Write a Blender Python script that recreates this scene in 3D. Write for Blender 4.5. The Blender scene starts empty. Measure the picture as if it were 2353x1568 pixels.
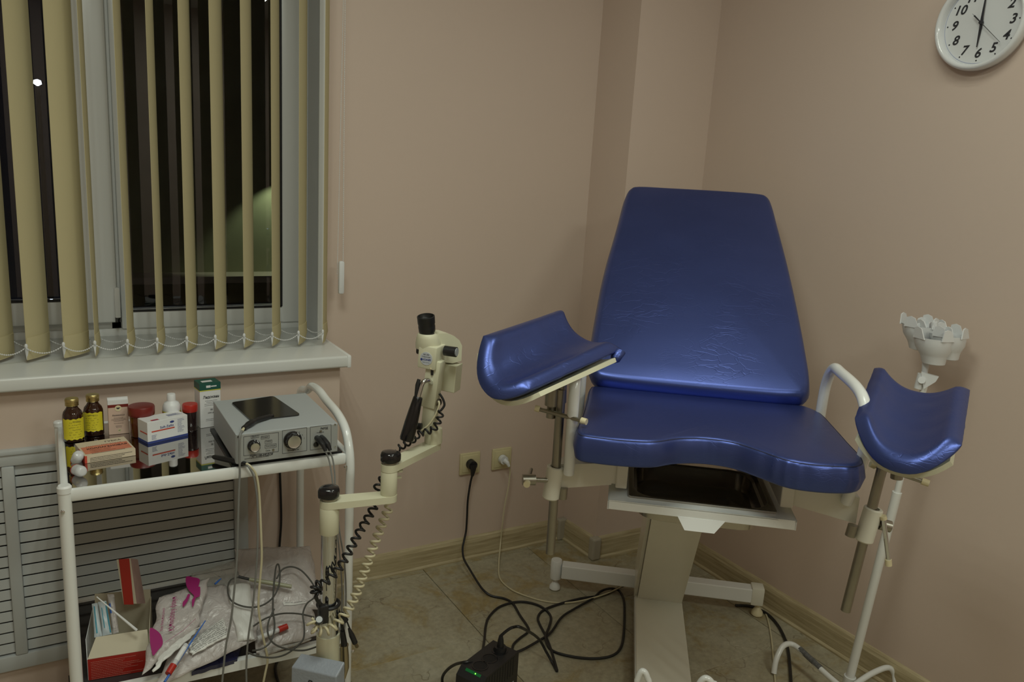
import bpy, bmesh, math, random
from math import pi, sin, cos, radians
from mathutils import Vector, Matrix, noise
random.seed(7)
SC = bpy.context.scene
COL = SC.collection
# ------------------------------------------------------------------ camera, world, lights, exposure
FPX, CX, CY, CAMH = 1809.056, 1176.5, 784.0, 1.45
ROWS = ((0.863, 0.055, -0.501), (-0.501, 0.208, -0.840), (0.058, 0.977, 0.207))
def _d(x, y): return Vector((x - CX, -(y - CY), -FPX)).normalized()
_X = _d(4292, 585); _Z = -_d(670, 9300); _Z = (_Z - _X * _X.dot(_Z)).normalized(); _Y = _Z.cross(_X)
RM = Matrix((_X, _Y, _Z))
EYE = Vector((0, 0, CAMH))
cam_data = bpy.data.cameras.new('camera'); cam = bpy.data.objects.new('camera', cam_data); COL.objects.link(cam)
cam_data.sensor_width = 36; cam_data.lens = FPX * 36 / 2353; cam_data.clip_start = 0.02
cam.matrix_world = Matrix.Translation(EYE) @ RM.to_4x4()
SC.camera = cam
vs = SC.view_settings
vs.view_transform = 'Standard'; vs.look = 'None'; vs.gamma = 1; vs.use_curve_mapping = False
vs.exposure = 0.0
world = bpy.data.worlds.new('night'); SC.world = world; world.use_nodes = True
world.node_tree.nodes['Background'].inputs[0].default_value = (0.010, 0.011, 0.016, 1)
world.node_tree.nodes['Background'].inputs[1].default_value = 0.25
def area(name, loc, size, power, color=(.93, 1, .88)):
    l = bpy.data.lights.new(name, 'AREA'); l.shape = 'RECTANGLE'; l.size, l.size_y = size; l.energy = power; l.color = color
    o = bpy.data.objects.new(name, l); COL.objects.link(o); o.location = loc; return o
LP = 5.0
for fx, fy, pw in ((0.15, 0.85, .72), (1.25, 0.95, .33), (1.25, -0.8, .80), (0.15, -0.8, .30)):
    for k in range(4):
        area('ceiling_tube_light', (fx + (k - 1.5) * 0.14, fy, 2.585), (0.03, 0.56), LP * pw)
sp = bpy.data.lights.new('yard_lamp', 'SPOT'); sp.energy = 8; sp.color = (.85, 1, .62); sp.spot_size = radians(70); sp.spot_blend = .6
spo = bpy.data.objects.new('yard_lamp', sp); COL.objects.link(spo)

# ------------------------------------------------------------------ helpers
def ray(x, y): return RM @ _d(x, y)
def P(x, y, ax, val):
    r = ray(x, y); i = 'xyz'.index(ax); return EYE + r * ((val - EYE[i]) / r[i])
def PP(x, y, pt, n):
    r = ray(x, y); pt = Vector(pt); n = Vector(n); return EYE + r * ((pt - EYE).dot(n) / r.dot(n))
def PD(x, y, dist): return EYE + ray(x, y) * dist
# chair frame: u to the right, v towards the viewer
_v = -ray(1452, 420); V2 = Vector((_v.x, _v.y)).normalized(); U2 = Vector((-V2.y, V2.x)); CO = Vector((1.78, 1.8925))
CHM = Matrix(((U2.x, V2.x, 0, CO.x), (U2.y, V2.y, 0, CO.y), (0, 0, 1, 0), (0, 0, 0, 1)))
CHI = CHM.inverted()
def chw(u, v, z): return CHM @ Vector((u, v, z))
def PU(x, y, **k):
    e = CHI @ EYE; r = CHI.to_3x3() @ ray(x, y); a, val = list(k.items())[0]; i = 'uvz'.index(a)
    return e + r * ((val - e[i]) / r[i])

ORI = {}
class MB:
    def __init__(s, M=None): s.v = []; s.f = []; s.mi = []; s.M = M; s.cur = 0
    def add(s, vs, fs, M=None):
        o = len(s.v)
        for p in vs:
            p = Vector(p)
            if M is not None: p = M @ p
            if s.M is not None: p = s.M @ p
            s.v.append(p)
        for f in fs: s.f.append([i + o for i in f]); s.mi.append(s.cur)
    def box(s, c, d, bev=0, M=None, seg=2):
        bm = bmesh.new(); bmesh.ops.create_cube(bm, size=1)
        for v in bm.verts: v.co = Vector((v.co.x * d[0], v.co.y * d[1], v.co.z * d[2]))
        if bev: bmesh.ops.bevel(bm, geom=bm.edges[:], offset=min(bev, min(d) * .49), segments=seg, affect='EDGES', profile=.5)
        bm.verts.index_update()
        s.add([v.co + Vector(c) for v in bm.verts], [[v.index for v in f.verts] for f in bm.faces], M); bm.free(); return s
    def b2(s, lo, hi, bev=0, M=None):
        return s.box([(a + b) / 2 for a, b in zip(lo, hi)], [abs(b - a) for a, b in zip(lo, hi)], bev, M)
    def cyl(s, p0, p1, r0, r1=None, n=24, caps=True):
        return s.tube([p0, p1], [r0, r0 if r1 is None else r1], n, caps)
    def tube(s, pts, r, n=12, caps=True):
        pts = [Vector(p) for p in pts]; rs = r if isinstance(r, (list, tuple)) else [r] * len(pts)
        t0 = (pts[1] - pts[0]).normalized(); up = Vector((0, 0, 1)) if abs(t0.z) < .9 else Vector((1, 0, 0))
        nrm = t0.cross(up).normalized(); vs = []; fs = []; m = len(pts)
        for i, p in enumerate(pts):
            t = (pts[min(i + 1, m - 1)] - pts[max(i - 1, 0)])
            t = t.normalized() if t.length > 1e-9 else t0
            nrm = (nrm - t * nrm.dot(t)); nrm = nrm.normalized() if nrm.length > 1e-6 else t.orthogonal().normalized()
            b = t.cross(nrm)
            for k in range(n):
                a = 2 * pi * k / n; vs.append(p + (nrm * cos(a) + b * sin(a)) * rs[i])
        for i in range(m - 1):
            for k in range(n):
                k2 = (k + 1) % n; fs.append([i * n + k, i * n + k2, (i + 1) * n + k2, (i + 1) * n + k])
        if caps: fs.append(list(range(n))[::-1]); fs.append([(m - 1) * n + k for k in range(n)])
        s.add(vs, fs); return s
    def lathe(s, prof, M=None, n=32, cap0=True, cap1=True):
        vs = []; fs = []; m = len(prof)
        for r, z in prof:
            for k in range(n): a = 2 * pi * k / n; vs.append((r * cos(a), r * sin(a), z))
        for i in range(m - 1):
            for k in range(n):
                k2 = (k + 1) % n; fs.append([i * n + k, i * n + k2, (i + 1) * n + k2, (i + 1) * n + k])
        if cap0: fs.append(list(range(n))[::-1])
        if cap1: fs.append([(m - 1) * n + k for k in range(n)])
        s.add(vs, fs, M); return s
    def prism(s, poly, z0, z1, M=None):
        n = len(poly); vs = [(x, y, z0) for x, y in poly] + [(x, y, z1) for x, y in poly]
        fs = [list(range(n))[::-1], list(range(n, 2 * n))] + [[i, (i + 1) % n, n + (i + 1) % n, n + i] for i in range(n)]
        s.add(vs, fs, M); return s
    def grid(s, fn, nu, nv, M=None):
        vs = [fn(i / nu, j / nv) for j in range(nv + 1) for i in range(nu + 1)]
        fs = [[j * (nu + 1) + i, j * (nu + 1) + i + 1, (j + 1) * (nu + 1) + i + 1, (j + 1) * (nu + 1) + i] for j in range(nv) for i in range(nu)]
        s.add(vs, fs, M); return s
    def slab(s, fn, th, nu, nv):
        """closed sheet: fn(i,j) gives the upper point, th(i,j) an offset vector to the underside"""
        n1 = (nu + 1) * (nv + 1); top = []; bot = []
        for j in range(nv + 1):
            for i in range(nu + 1):
                a = fn(i / nu, j / nv); top.append(a); bot.append(Vector(a) + Vector(th(i / nu, j / nv)))
        idx = lambda i, j: j * (nu + 1) + i
        fs = []
        for j in range(nv):
            for i in range(nu):
                q = [idx(i, j), idx(i + 1, j), idx(i + 1, j + 1), idx(i, j + 1)]; fs.append(q); fs.append([n1 + k for k in q[::-1]])
        edge = [idx(i, 0) for i in range(nu + 1)] + [idx(nu, j) for j in range(1, nv + 1)] + [idx(i, nv) for i in range(nu - 1, -1, -1)] + [idx(0, j) for j in range(nv - 1, 0, -1)]
        for a, b in zip(edge, edge[1:] + edge[:1]): fs.append([b, a, n1 + a, n1 + b])
        s.add(top + bot, fs); return s
    def text(s, txt, size, org, right, up, lift=0.0006, shear=0.0, align='CENTER', width=None, bold=0.0):
        cu = bpy.data.curves.new('t', 'FONT'); cu.body = txt; cu.size = size; cu.shear = shear; cu.align_x = align; cu.align_y = 'CENTER'
        cu.resolution_u = 3; cu.offset = bold
        ob = bpy.data.objects.new('t', cu); COL.objects.link(ob)
        dg = bpy.context.evaluated_depsgraph_get(); me = ob.evaluated_get(dg).to_mesh()
        vs = [v.co.copy() for v in me.vertices]; fs = [list(p.vertices) for p in me.polygons]
        ob.evaluated_get(dg).to_mesh_clear(); bpy.data.objects.remove(ob); bpy.data.curves.remove(cu)
        if width and vs:
            w = max(v.x for v in vs) - min(v.x for v in vs); k = width / max(w, 1e-6)
            for v in vs: v.x *= k
        right = Vector(right).normalized(); up = Vector(up).normalized(); n = right.cross(up)
        s.add([Vector(org) + right * v.x + up * v.y + n * lift for v in vs], fs); return s
    def build(s, name, mat, parent=None, smooth=False, loc=None, auto=35, recalc=True, sub=0):
        me = bpy.data.meshes.new(name)
        if parent is not None: o0 = ORI[parent.name]
        elif loc is not None: o0 = Vector(loc)
        else:
            xs = [p.x for p in s.v]; ys = [p.y for p in s.v]; zs = [p.z for p in s.v]
            o0 = Vector(((min(xs) + max(xs)) / 2, (min(ys) + max(ys)) / 2, min(zs)))
        me.from_pydata([p - o0 for p in s.v], [], s.f)
        mats = mat if isinstance(mat, (list, tuple)) else [mat]
        for m in mats: me.materials.append(m)
        me.polygons.foreach_set('material_index', s.mi)
        if recalc:
            bm = bmesh.new(); bm.from_mesh(me); bmesh.ops.recalc_face_normals(bm, faces=bm.faces[:]); bm.to_mesh(me); bm.free()
        if smooth:
            me.polygons.foreach_set('use_smooth', [True] * len(me.polygons))
            try: me.set_sharp_from_angle(angle=radians(auto))
            except Exception: pass
        ob = bpy.data.objects.new(name, me); COL.objects.link(ob)
        if parent is not None: ob.parent = parent
        else: ob.location = o0
        ORI[ob.name] = o0
        if sub: md = ob.modifiers.new('s', 'SUBSURF'); md.levels = md.render_levels = sub
        return ob
def tag(o, label, cat, group=None):
    o['label'] = label; o['category'] = cat
    if group: o['group'] = group
    return o
def thing(name, loc, label, cat, group=None):
    o = bpy.data.objects.new(name, None); COL.objects.link(o); o.location = loc; o.empty_display_size = .05
    ORI[o.name] = Vector(loc); return tag(o, label, cat, group)
def struct(o, label=None, cat=None):
    o['kind'] = 'structure'
    if label: o['label'] = label
    if cat: o['category'] = cat
    return o
def cr(pts, k=8, closed=False):
    """Catmull-Rom through points"""
    pts = [Vector(p) for p in pts]; n = len(pts); out = []
    R = range(n) if closed else range(n - 1)
    for i in R:
        if closed: a, b, c, d = pts[(i - 1) % n], pts[i], pts[(i + 1) % n], pts[(i + 2) % n]
        else: a, b, c, d = pts[max(i - 1, 0)], pts[i], pts[i + 1], pts[min(i + 2, n - 1)]
        for j in range(k):
            t = j / k
            out.append(.5 * ((2 * b) + (c - a) * t + (2 * a - 5 * b + 4 * c - d) * t * t + (3 * b - a - 3 * c + d) * t ** 3))
    if not closed: out.append(pts[-1])
    return out
def frame(o, x, y, z):
    x, y, z = Vector(x).normalized(), Vector(y).normalized(), Vector(z).normalized(); o = Vector(o)
    return Matrix(((x.x, y.x, z.x, o.x), (x.y, y.y, z.y, o.y), (x.z, y.z, z.z, o.z), (0, 0, 0, 1)))
def axisM(o, z):
    z = Vector(z).normalized(); x = z.orthogonal().normalized(); return frame(o, x, z.cross(x), z)
def coil(path, R, turns, k=14, lead=0):
    path = cr(path, 10); L = [0]
    for a, b in zip(path, path[1:]): L.append(L[-1] + (b - a).length)
    tot = L[-1]; N = int(turns * k); out = []; up = None; j = 0
    for i in range(N + 1):
        d = tot * i / N
        while j < len(L) - 2 and L[j + 1] < d: j += 1
        f = (d - L[j]) / max(L[j + 1] - L[j], 1e-9); p = path[j].lerp(path[j + 1], f)
        t = (path[min(j + 2, len(path) - 1)] - path[max(j - 1, 0)]).normalized()
        if up is None: up = t.orthogonal().normalized()
        up = (up - t * up.dot(t)).normalized(); b = t.cross(up); a = 2 * pi * i / k
        out.append(p + (up * cos(a) + b * sin(a)) * R)
    return out

# ------------------------------------------------------------------ materials
def mat(name, col, rough=.5, metal=0, bump=0, bscale=200, var=0, vscale=8, spec=.5, coat=0, alpha=1, trans=0, emit=None, estr=0, aniso=None, sheen=0, ior=None):
    m = bpy.data.materials.new(name); m.use_nodes = True; nt = m.node_tree; b = nt.nodes['Principled BSDF']
    b.inputs['Base Color'].default_value = (*col, 1); b.inputs['Roughness'].default_value = rough; b.inputs['Metallic'].default_value = metal
    b.inputs['Specular IOR Level'].default_value = spec; b.inputs['Coat Weight'].default_value = coat; b.inputs['Coat Roughness'].default_value = .08
    b.inputs['Alpha'].default_value = alpha; b.inputs['Transmission Weight'].default_value = trans
    if ior: b.inputs['IOR'].default_value = ior
    if emit: b.inputs['Emission Color'].default_value = (*emit, 1); b.inputs['Emission Strength'].default_value = estr
    tc = nt.nodes.new('ShaderNodeTexCoord')
    if var:
        n = nt.nodes.new('ShaderNodeTexNoise'); n.inputs['Scale'].default_value = vscale; n.inputs['Detail'].default_value = 6
        nt.links.new(tc.outputs['Object'], n.inputs['Vector'])
        mx = nt.nodes.new('ShaderNodeMix'); mx.data_type = 'RGBA'
        mx.inputs[6].default_value = (*[c * (1 - var) for c in col], 1); mx.inputs[7].default_value = (*[min(1, c * (1 + var)) for c in col], 1)
        nt.links.new(n.outputs['Fac'], mx.inputs[0]); nt.links.new(mx.outputs[2], b.inputs['Base Color'])
    if bump:
        n2 = nt.nodes.new('ShaderNodeTexNoise'); n2.inputs['Scale'].default_value = bscale; n2.inputs['Detail'].default_value = 4
        nt.links.new(tc.outputs['Object'], n2.inputs['Vector'])
        bp = nt.nodes.new('ShaderNodeBump'); bp.inputs['Strength'].default_value = bump; bp.inputs['Distance'].default_value = .002
        nt.links.new(n2.outputs['Fac'], bp.inputs['Height']); nt.links.new(bp.outputs['Normal'], b.inputs['Normal'])
    return m
M_wall = mat('wall_paint', (.625, .503, .425), .42, bump=.12, bscale=90, var=.02, vscale=3, spec=.35)
M_ceil = mat('ceiling_white', (.8, .79, .76), .8)
M_white = mat('white_plastic', (.80, .81, .80), .3)
M_sill = mat('sill_plastic', (.70, .71, .69), .28, bump=.02, bscale=400)
M_reveal = mat('reveal_plastic', (.60, .62, .64), .35)
M_cream = mat('cream_plastic', (.70, .62, .40), .4)
M_metalw = mat('white_enamel', (.78, .79, .77), .22, coat=.4)
M_beige = mat('beige_enamel', (.74, .72, .62), .3, coat=.3, var=.05, vscale=9)
M_colpo = mat('ivory_enamel', (.66, .64, .47), .38, var=.04, vscale=20)
M_steel = mat('worn_steel', (.36, .34, .29), .34, 1, var=.12, vscale=30)
M_chrome = mat('chrome', (.70, .71, .73), .04, 1)
M_black = mat('black_rubber', (.013, .013, .014), .4)
M_blackg = mat('black_gloss', (.012, .011, .012), .12)
M_tray = mat('dark_polished_tray', (.50, .49, .48), .035, 1, var=.03, vscale=60)
M_glassdark = mat('pane_glass', (.9, .9, .95), .0, trans=1, ior=1.45)
M_grey = mat('grey_enamel', (.40, .42, .43), .42, bump=.05, bscale=600)
M_dgrey = mat('dark_grey', (.06, .06, .06), .5)
M_gcab = mat('grey_cable', (.20, .20, .19), .5)
M_gcab2 = mat('dark_grey_cable', (.07, .068, .06), .45)
M_ccab = mat('cream_cable', (.60, .54, .36), .45)
M_rad = mat('radiator_paint', (.50, .52, .52), .42)
M_ink = mat('print_black', (.02, .02, .025), .6)
M_inkb = mat('print_blue', (.03, .05, .22), .6)
M_inkr = mat('print_red', (.55, .06, .03), .6)
M_gap = mat('dark_gap', (.012, .010, .008), .9)
M_box = mat('carton_white', (.74, .74, .74), .5)
M_gold = mat('gold_cap', (.55, .45, .20), .34, 1)
M_amber = mat('amber_glass', (.030, .008, .003), .06, coat=.6)
M_yellow = mat('yellow_label', (.72, .62, .03), .5, var=.06, vscale=30)
M_pinkb = mat('pink_carton', (.62, .45, .36), .5)
M_dred = mat('dark_red_plastic', (.17, .016, .012), .35)
M_red = mat('red_plastic', (.42, .025, .015), .35)
M_redc = mat('red_carton', (.36, .018, .010), .4)
M_carton = mat('raw_cardboard', (.55, .50, .38), .7, var=.05, vscale=20)
M_green = mat('green_print', (.012, .085, .065), .4)
M_ylw = mat('yellow_stripe', (.7, .65, .05), .5)
M_chk = mat('white_plastic_soft', (.72, .73, .74), .38)
# blue leatherette
def leather(name, col, wscale, wstr):
    m = bpy.data.materials.new(name); m.use_nodes = True; nt = m.node_tree; b = nt.nodes['Principled BSDF']; N = nt.nodes.new; L = nt.links.new
    b.inputs['Metallic'].default_value = .78; b.inputs['Roughness'].default_value = .36; b.inputs['Specular IOR Level'].default_value = .5
    tc = N('ShaderNodeTexCoord'); n = N('ShaderNodeTexNoise'); n.inputs['Scale'].default_value = 700; L(tc.outputs['Object'], n.inputs['Vector'])
    mp = N('ShaderNodeMapping'); mp.inputs['Scale'].default_value = (1, 1, 3.0); L(tc.outputs['Object'], mp.inputs['Vector'])
    d = N('ShaderNodeTexNoise'); d.inputs['Scale'].default_value = 6; d.inputs['Detail'].default_value = 3; L(mp.outputs['Vector'], d.inputs['Vector'])
    add = N('ShaderNodeVectorMath'); add.operation = 'MULTIPLY_ADD'; add.inputs[1].default_value = (.35, .35, .35); L(d.outputs['Color'], add.inputs[0]); L(mp.outputs['Vector'], add.inputs[2])
    w = N('ShaderNodeTexVoronoi'); w.feature = 'DISTANCE_TO_EDGE'; w.inputs['Scale'].default_value = wscale; L(add.outputs['Vector'], w.inputs['Vector'])
    r = N('ShaderNodeMapRange'); r.inputs[1].default_value = 0; r.inputs[2].default_value = .05; L(w.outputs['Distance'], r.inputs[0])
    d2 = N('ShaderNodeTexNoise'); d2.inputs['Scale'].default_value = 5; L(tc.outputs['Object'], d2.inputs['Vector'])
    r2 = N('ShaderNodeMapRange'); r2.inputs[1].default_value = .45; r2.inputs[2].default_value = .62; L(d2.outputs['Fac'], r2.inputs[0])
    mx0 = N('ShaderNodeMix'); mx0.inputs[2].default_value = 1; L(r2.outputs[0], mx0.inputs[0]); mx0.inputs[2].default_value = 1; mx0.inputs[3].default_value = 1
    inv = N('ShaderNodeMath'); inv.operation = 'MULTIPLY_ADD'; inv.inputs[1].default_value = 1; inv.inputs[2].default_value = 0; L(r.outputs[0], inv.inputs[0])
    mul = N('ShaderNodeMix'); L(r2.outputs[0], mul.inputs[0]); mul.inputs[2].default_value = 1; L(inv.outputs[0], mul.inputs[3])
    b1 = N('ShaderNodeBump'); b1.inputs['Strength'].default_value = .10; b1.inputs['Distance'].default_value = .001; L(n.outputs['Fac'], b1.inputs['Height'])
    b2 = N('ShaderNodeBump'); b2.inputs['Strength'].default_value = wstr; b2.inputs['Distance'].default_value = .0012; L(mul.outputs[0], b2.inputs['Height']); L(b1.outputs['Normal'], b2.inputs['Normal'])
    L(b2.outputs['Normal'], b.inputs['Normal'])
    cm = N('ShaderNodeMix'); cm.data_type = 'RGBA'; cm.inputs[6].default_value = (*[c * .9 for c in col], 1); cm.inputs[7].default_value = (*[c * 1.12 for c in col], 1)
    L(d.outputs['Fac'], cm.inputs[0]); L(cm.outputs[2], b.inputs['Base Color']); return m
M_blue = leather('blue_leatherette', (.070, .100, .31), 15, .2)
# marble tiles
def marble():
    m = bpy.data.materials.new('marble_tile'); m.use_nodes = True; nt = m.node_tree; b = nt.nodes['Principled BSDF']; N = nt.nodes.new; L = nt.links.new
    g = N('ShaderNodeNewGeometry'); oi = N('ShaderNodeObjectInfo')
    add = N('ShaderNodeVectorMath'); add.operation = 'ADD'; L(g.outputs['Position'], add.inputs[0])
    sc = N('ShaderNodeMath'); sc.operation = 'MULTIPLY'; sc.inputs[1].default_value = 9; L(oi.outputs['Random'], sc.inputs[0]); L(sc.outputs[0], add.inputs[1])
    n1 = N('ShaderNodeTexNoise'); n1.inputs['Scale'].default_value = 4.5; n1.inputs['Detail'].default_value = 10; n1.inputs['Roughness'].default_value = .68; n1.inputs['Distortion'].default_value = .7
    n2 = N('ShaderNodeTexNoise'); n2.inputs['Scale'].default_value = 55; n2.inputs['Detail'].default_value = 6; n2.inputs['Roughness'].default_value = .7
    n3 = N('ShaderNodeTexNoise'); n3.inputs['Scale'].default_value = 5; n3.inputs['Detail'].default_value = 4
    L(add.outputs[0], n1.inputs['Vector']); L(add.outputs[0], n2.inputs['Vector']); L(add.outputs[0], n3.inputs['Vector'])
    r = N('ShaderNodeValToRGB'); e = r.color_ramp.elements
    e[0].position = .30; e[0].color = (.43, .40, .30, 1); e[1].position = .76; e[1].color = (.29, .205, .07, 1)
    x = e.new(.53); x.color = (.37, .33, .23, 1); x = e.new(.62); x.color = (.33, .26, .13, 1)
    L(n1.outputs['Fac'], r.inputs[0])
    mx = N('ShaderNodeMix'); mx.data_type = 'RGBA'; mx.blend_type = 'OVERLAY'; mx.inputs[0].default_value = .45; L(r.outputs[0], mx.inputs[6]); L(n2.outputs['Fac'], mx.inputs[7])
    dv = N('ShaderNodeVectorMath'); dv.operation = 'MULTIPLY_ADD'; dv.inputs[1].default_value = (.35, .35, .35); L(n3.outputs['Color'], dv.inputs[0]); L(add.outputs[0], dv.inputs[2])
    vo = N('ShaderNodeTexVoronoi'); vo.feature = 'DISTANCE_TO_EDGE'; vo.inputs['Scale'].default_value = 5.5; L(dv.outputs[0], vo.inputs['Vector'])
    rr = N('ShaderNodeMapRange'); rr.inputs[1].default_value = 0; rr.inputs[2].default_value = .014; rr.inputs[3].default_value = .55; rr.inputs[4].default_value = 0; L(vo.outputs['Distance'], rr.inputs[0])
    gate = N('ShaderNodeMapRange'); gate.inputs[1].default_value = .48; gate.inputs[2].default_value = .6; L(n3.outputs['Fac'], gate.inputs[0])
    mu = N('ShaderNodeMath'); mu.operation = 'MULTIPLY'; L(rr.outputs[0], mu.inputs[0]); L(gate.outputs[0], mu.inputs[1])
    m2 = N('ShaderNodeMix'); m2.data_type = 'RGBA'; m2.inputs[7].default_value = (.10, .065, .03, 1); L(mu.outputs[0], m2.inputs[0]); L(mx.outputs[2], m2.inputs[6])
    L(m2.outputs[2], b.inputs['Base Color']); b.inputs['Roughness'].default_value = .38; b.inputs['Specular IOR Level'].default_value = .35
    return m
M_tile = marble()
def wood():
    m = bpy.data.materials.new('wood_grain_plinth'); m.use_nodes = True; nt = m.node_tree; b = nt.nodes['Principled BSDF']; N = nt.nodes.new; L = nt.links.new
    g = N('ShaderNodeNewGeometry'); mp = N('ShaderNodeMapping'); mp.inputs['Scale'].default_value = (2, 2, 45); L(g.outputs['Position'], mp.inputs['Vector'])
    n = N('ShaderNodeTexNoise'); n.inputs['Scale'].default_value = 3; n.inputs['Detail'].default_value = 8; n.inputs['Roughness'].default_value = .65; L(mp.outputs[0], n.inputs['Vector'])
    r = N('ShaderNodeValToRGB'); e = r.color_ramp.elements; e[0].position = .3; e[0].color = (.33, .26, .14, 1); e[1].position = .7; e[1].color = (.58, .50, .32, 1)
    L(n.outputs['Fac'], r.inputs[0]); L(r.outputs[0], b.inputs['Base Color']); b.inputs['Roughness'].default_value = .45; return m
M_wood = wood()
def fabric():
    m = bpy.data.materials.new('blind_fabric'); m.use_nodes = True; nt = m.node_tree; b = nt.nodes['Principled BSDF']; N = nt.nodes.new; L = nt.links.new
    g = N('ShaderNodeNewGeometry'); w = N('ShaderNodeTexWave'); w.bands_direction = 'Z'; w.inputs['Scale'].default_value = 260; w.inputs['Distortion'].default_value = 3; L(g.outputs['Position'], w.inputs['Vector'])
    bp = N('ShaderNodeBump'); bp.inputs['Strength'].default_value = .15; bp.inputs['Distance'].default_value = .0006; L(w.outputs['Fac'], bp.inputs['Height']); L(bp.outputs['Normal'], b.inputs['Normal'])
    b.inputs['Base Color'].default_value = (.52, .455, .27, 1); b.inputs['Roughness'].default_value = .85; b.inputs['Specular IOR Level'].default_value = .2
    return m
M_fab = fabric()
def film(name, col, a0, rough=.16, bs=26, bst=.9):
    m = bpy.data.materials.new(name); m.use_nodes = True; nt = m.node_tree; b = nt.nodes['Principled BSDF']; N = nt.nodes.new; L = nt.links.new
    tc = N('ShaderNodeTexCoord'); n = N('ShaderNodeTexNoise'); n.inputs['Scale'].default_value = bs; n.inputs['Detail'].default_value = 7; n.inputs['Distortion'].default_value = 1.5; L(tc.outputs['Object'], n.inputs['Vector'])
    bp = N('ShaderNodeBump'); bp.inputs['Strength'].default_value = bst; bp.inputs['Distance'].default_value = .006; L(n.outputs['Fac'], bp.inputs['Height']); L(bp.outputs['Normal'], b.inputs['Normal'])
    b.inputs['Base Color'].default_value = (*col, 1); b.inputs['Roughness'].default_value = rough; b.inputs['Alpha'].default_value = a0; b.inputs['Specular IOR Level'].default_value = .8
    return m
M_film = film('clear_film', (.60, .58, .54), .40, .10, 40, 1.0)
M_film2 = film('frosted_film', (.60, .55, .53), .74, .16, 34, 1.0)
M_paper = film('white_wrap', (.62, .61, .58), 1, .4, 12, .5)
M_pink = mat('magenta_print', (.30, .012, .13), .4)
M_cup = mat('translucent_plastic', (.75, .76, .77), .2, alpha=.72)
M_bluep = mat('blue_plastic', (.04, .14, .50), .4)
M_teal = mat('teal_print', (.05, .28, .38), .5)
M_lb = mat('pale_blue_wrap', (.55, .62, .66), .35, alpha=.9)
# ================================================================== room
D = 2.4555; XR = 2.13; CEIL = 2.62; XL = -1.7; YB = -1.9
# floor: base slab and 45 cm tiles as parts
fl = struct(MB().b2((XL - .1, YB - .1, -.12), (XR + .1, D + .35, -.0115)).build('floor', M_gap), 'beige marbled tile floor')
tb = bmesh.new(); bmesh.ops.create_cube(tb, size=1)
for v in tb.verts: v.co = Vector((v.co.x * .4488, v.co.y * .4488, v.co.z * .011))
bmesh.ops.bevel(tb, geom=[e for e in tb.edges if all(v.co.z > 0 for v in e.verts)], offset=.0012, segments=1, affect='EDGES')
tm = bpy.data.meshes.new('tile'); tb.to_mesh(tm); tb.free(); tm.materials.append(M_tile)
for i in range(-7, 3):
    for j in range(-9, 2):
        cx_, cy_ = 1.13 + .4507 * (i + .5), 1.9665 + .4487 * (j + .5)
        x0, x1 = max(cx_ - .2244, XL), min(cx_ + .2244, XR); y0, y1 = cy_ - .2244, min(cy_ + .2244, D)
        if x1 - x0 < .02 or y1 - y0 < .02 or y0 < YB: continue
        o = bpy.data.objects.new('tile', tm); COL.objects.link(o); o.parent = fl
        o.location = Vector(((x0 + x1) / 2, (y0 + y1) / 2, -.0055)) - ORI[fl.name]; o.scale = ((x1 - x0) / .4488, (y1 - y0) / .4488, 1)
# walls
WX0, WX1, WZ0, WZ1 = -1.25, .742, .872, 2.42
mb = MB()
mb.b2((WX1, D, -.01), (XR + .1, D + .30, CEIL)); mb.b2((XL, D, -.01), (WX0, D + .30, CEIL))
mb.b2((WX0, D, WZ1), (WX1, D + .30, CEIL + .05)); mb.b2((WX0, D, -.01), (WX1, D + .30, WZ0 - .01))
struct(mb.build('wall_window', M_wall), 'pink painted wall holding the window')
# boxed-in apron under the sill, with an opening for the radiator cover
BY = 2.238; BX = .738
mb = MB(); mb.b2((.462, BY, -.005), (BX, D, .85)); mb.b2((XL, BY, .70), (.462, D, .85)); mb.b2((XL, BY, -.005), (.462, D, .085))
mb.b2((XL, D - .02, .085), (.462, D, .70))
struct(mb.build('wall_apron', M_wall), 'pink boxed wall section under the window sill')
mb = MB(); mb.b2((XR, YB, -.01), (XR + .1, D, CEIL)); struct(mb.build('wall_right', M_wall))
mb = MB(); mb.b2((XL - .1, YB, -.01), (XL, D, CEIL)); struct(mb.build('wall_left', M_wall))
mb = MB(); mb.b2((XL - .1, YB - .1, -.01), (XR + .1, YB, CEIL)); struct(mb.build('wall_back', M_wall))
mb = MB(); mb.b2((XL - .1, YB - .1, CEIL), (XR + .1, D + .3, CEIL + .1)); struct(mb.build('ceiling', M_ceil))
mb = MB(); mb.prism([(1.762, D), (1.776, 2.255), (XR, 2.246), (XR, D)], -.005, CEIL)
struct(mb.build('wall_column', M_wall), 'pink painted boxed column in the corner')
# plastic corner bead lines on the walls
# baseboards
def base(name, a, b, n):
    a, b, n = Vector((*a, 0)), Vector((*b, 0)), Vector((*n, 0)).normalized(); t = (b - a).normalized(); L_ = (b - a).length
    M = frame(a, t, n, (0, 0, 1)); m = MB()
    prof = [(0, 0), (.020, 0), (.020, .006), (.014, .012), (.014, .070), (.010, .082), (0, .088)]
    vs = [(0, y, z) for y, z in prof] + [(L_, y, z) for y, z in prof]; k = len(prof)
    m.add(vs, [list(range(k)), list(range(k, 2 * k))[::-1]] + [[i, (i + 1) % k, k + (i + 1) % k, k + i] for i in range(k)], M)
    return struct(m.build(name, M_wood), 'wood-grain plastic skirting')
bw = base('baseboard_window', (BX + .004, D), (1.748, D), (0, -1))
bc = base('baseboard_column', (1.765, D - .015), (1.775, 2.262), (-1, -.07))
bf = base('baseboard_front', (1.782, 2.255), (XR - .014, 2.246), (0, -1))
br = base('baseboard_right', (XR, 2.24), (XR, YB), (-1, 0))
M_cap = mat('skirting_corner', (.42, .38, .30), .4)
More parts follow.
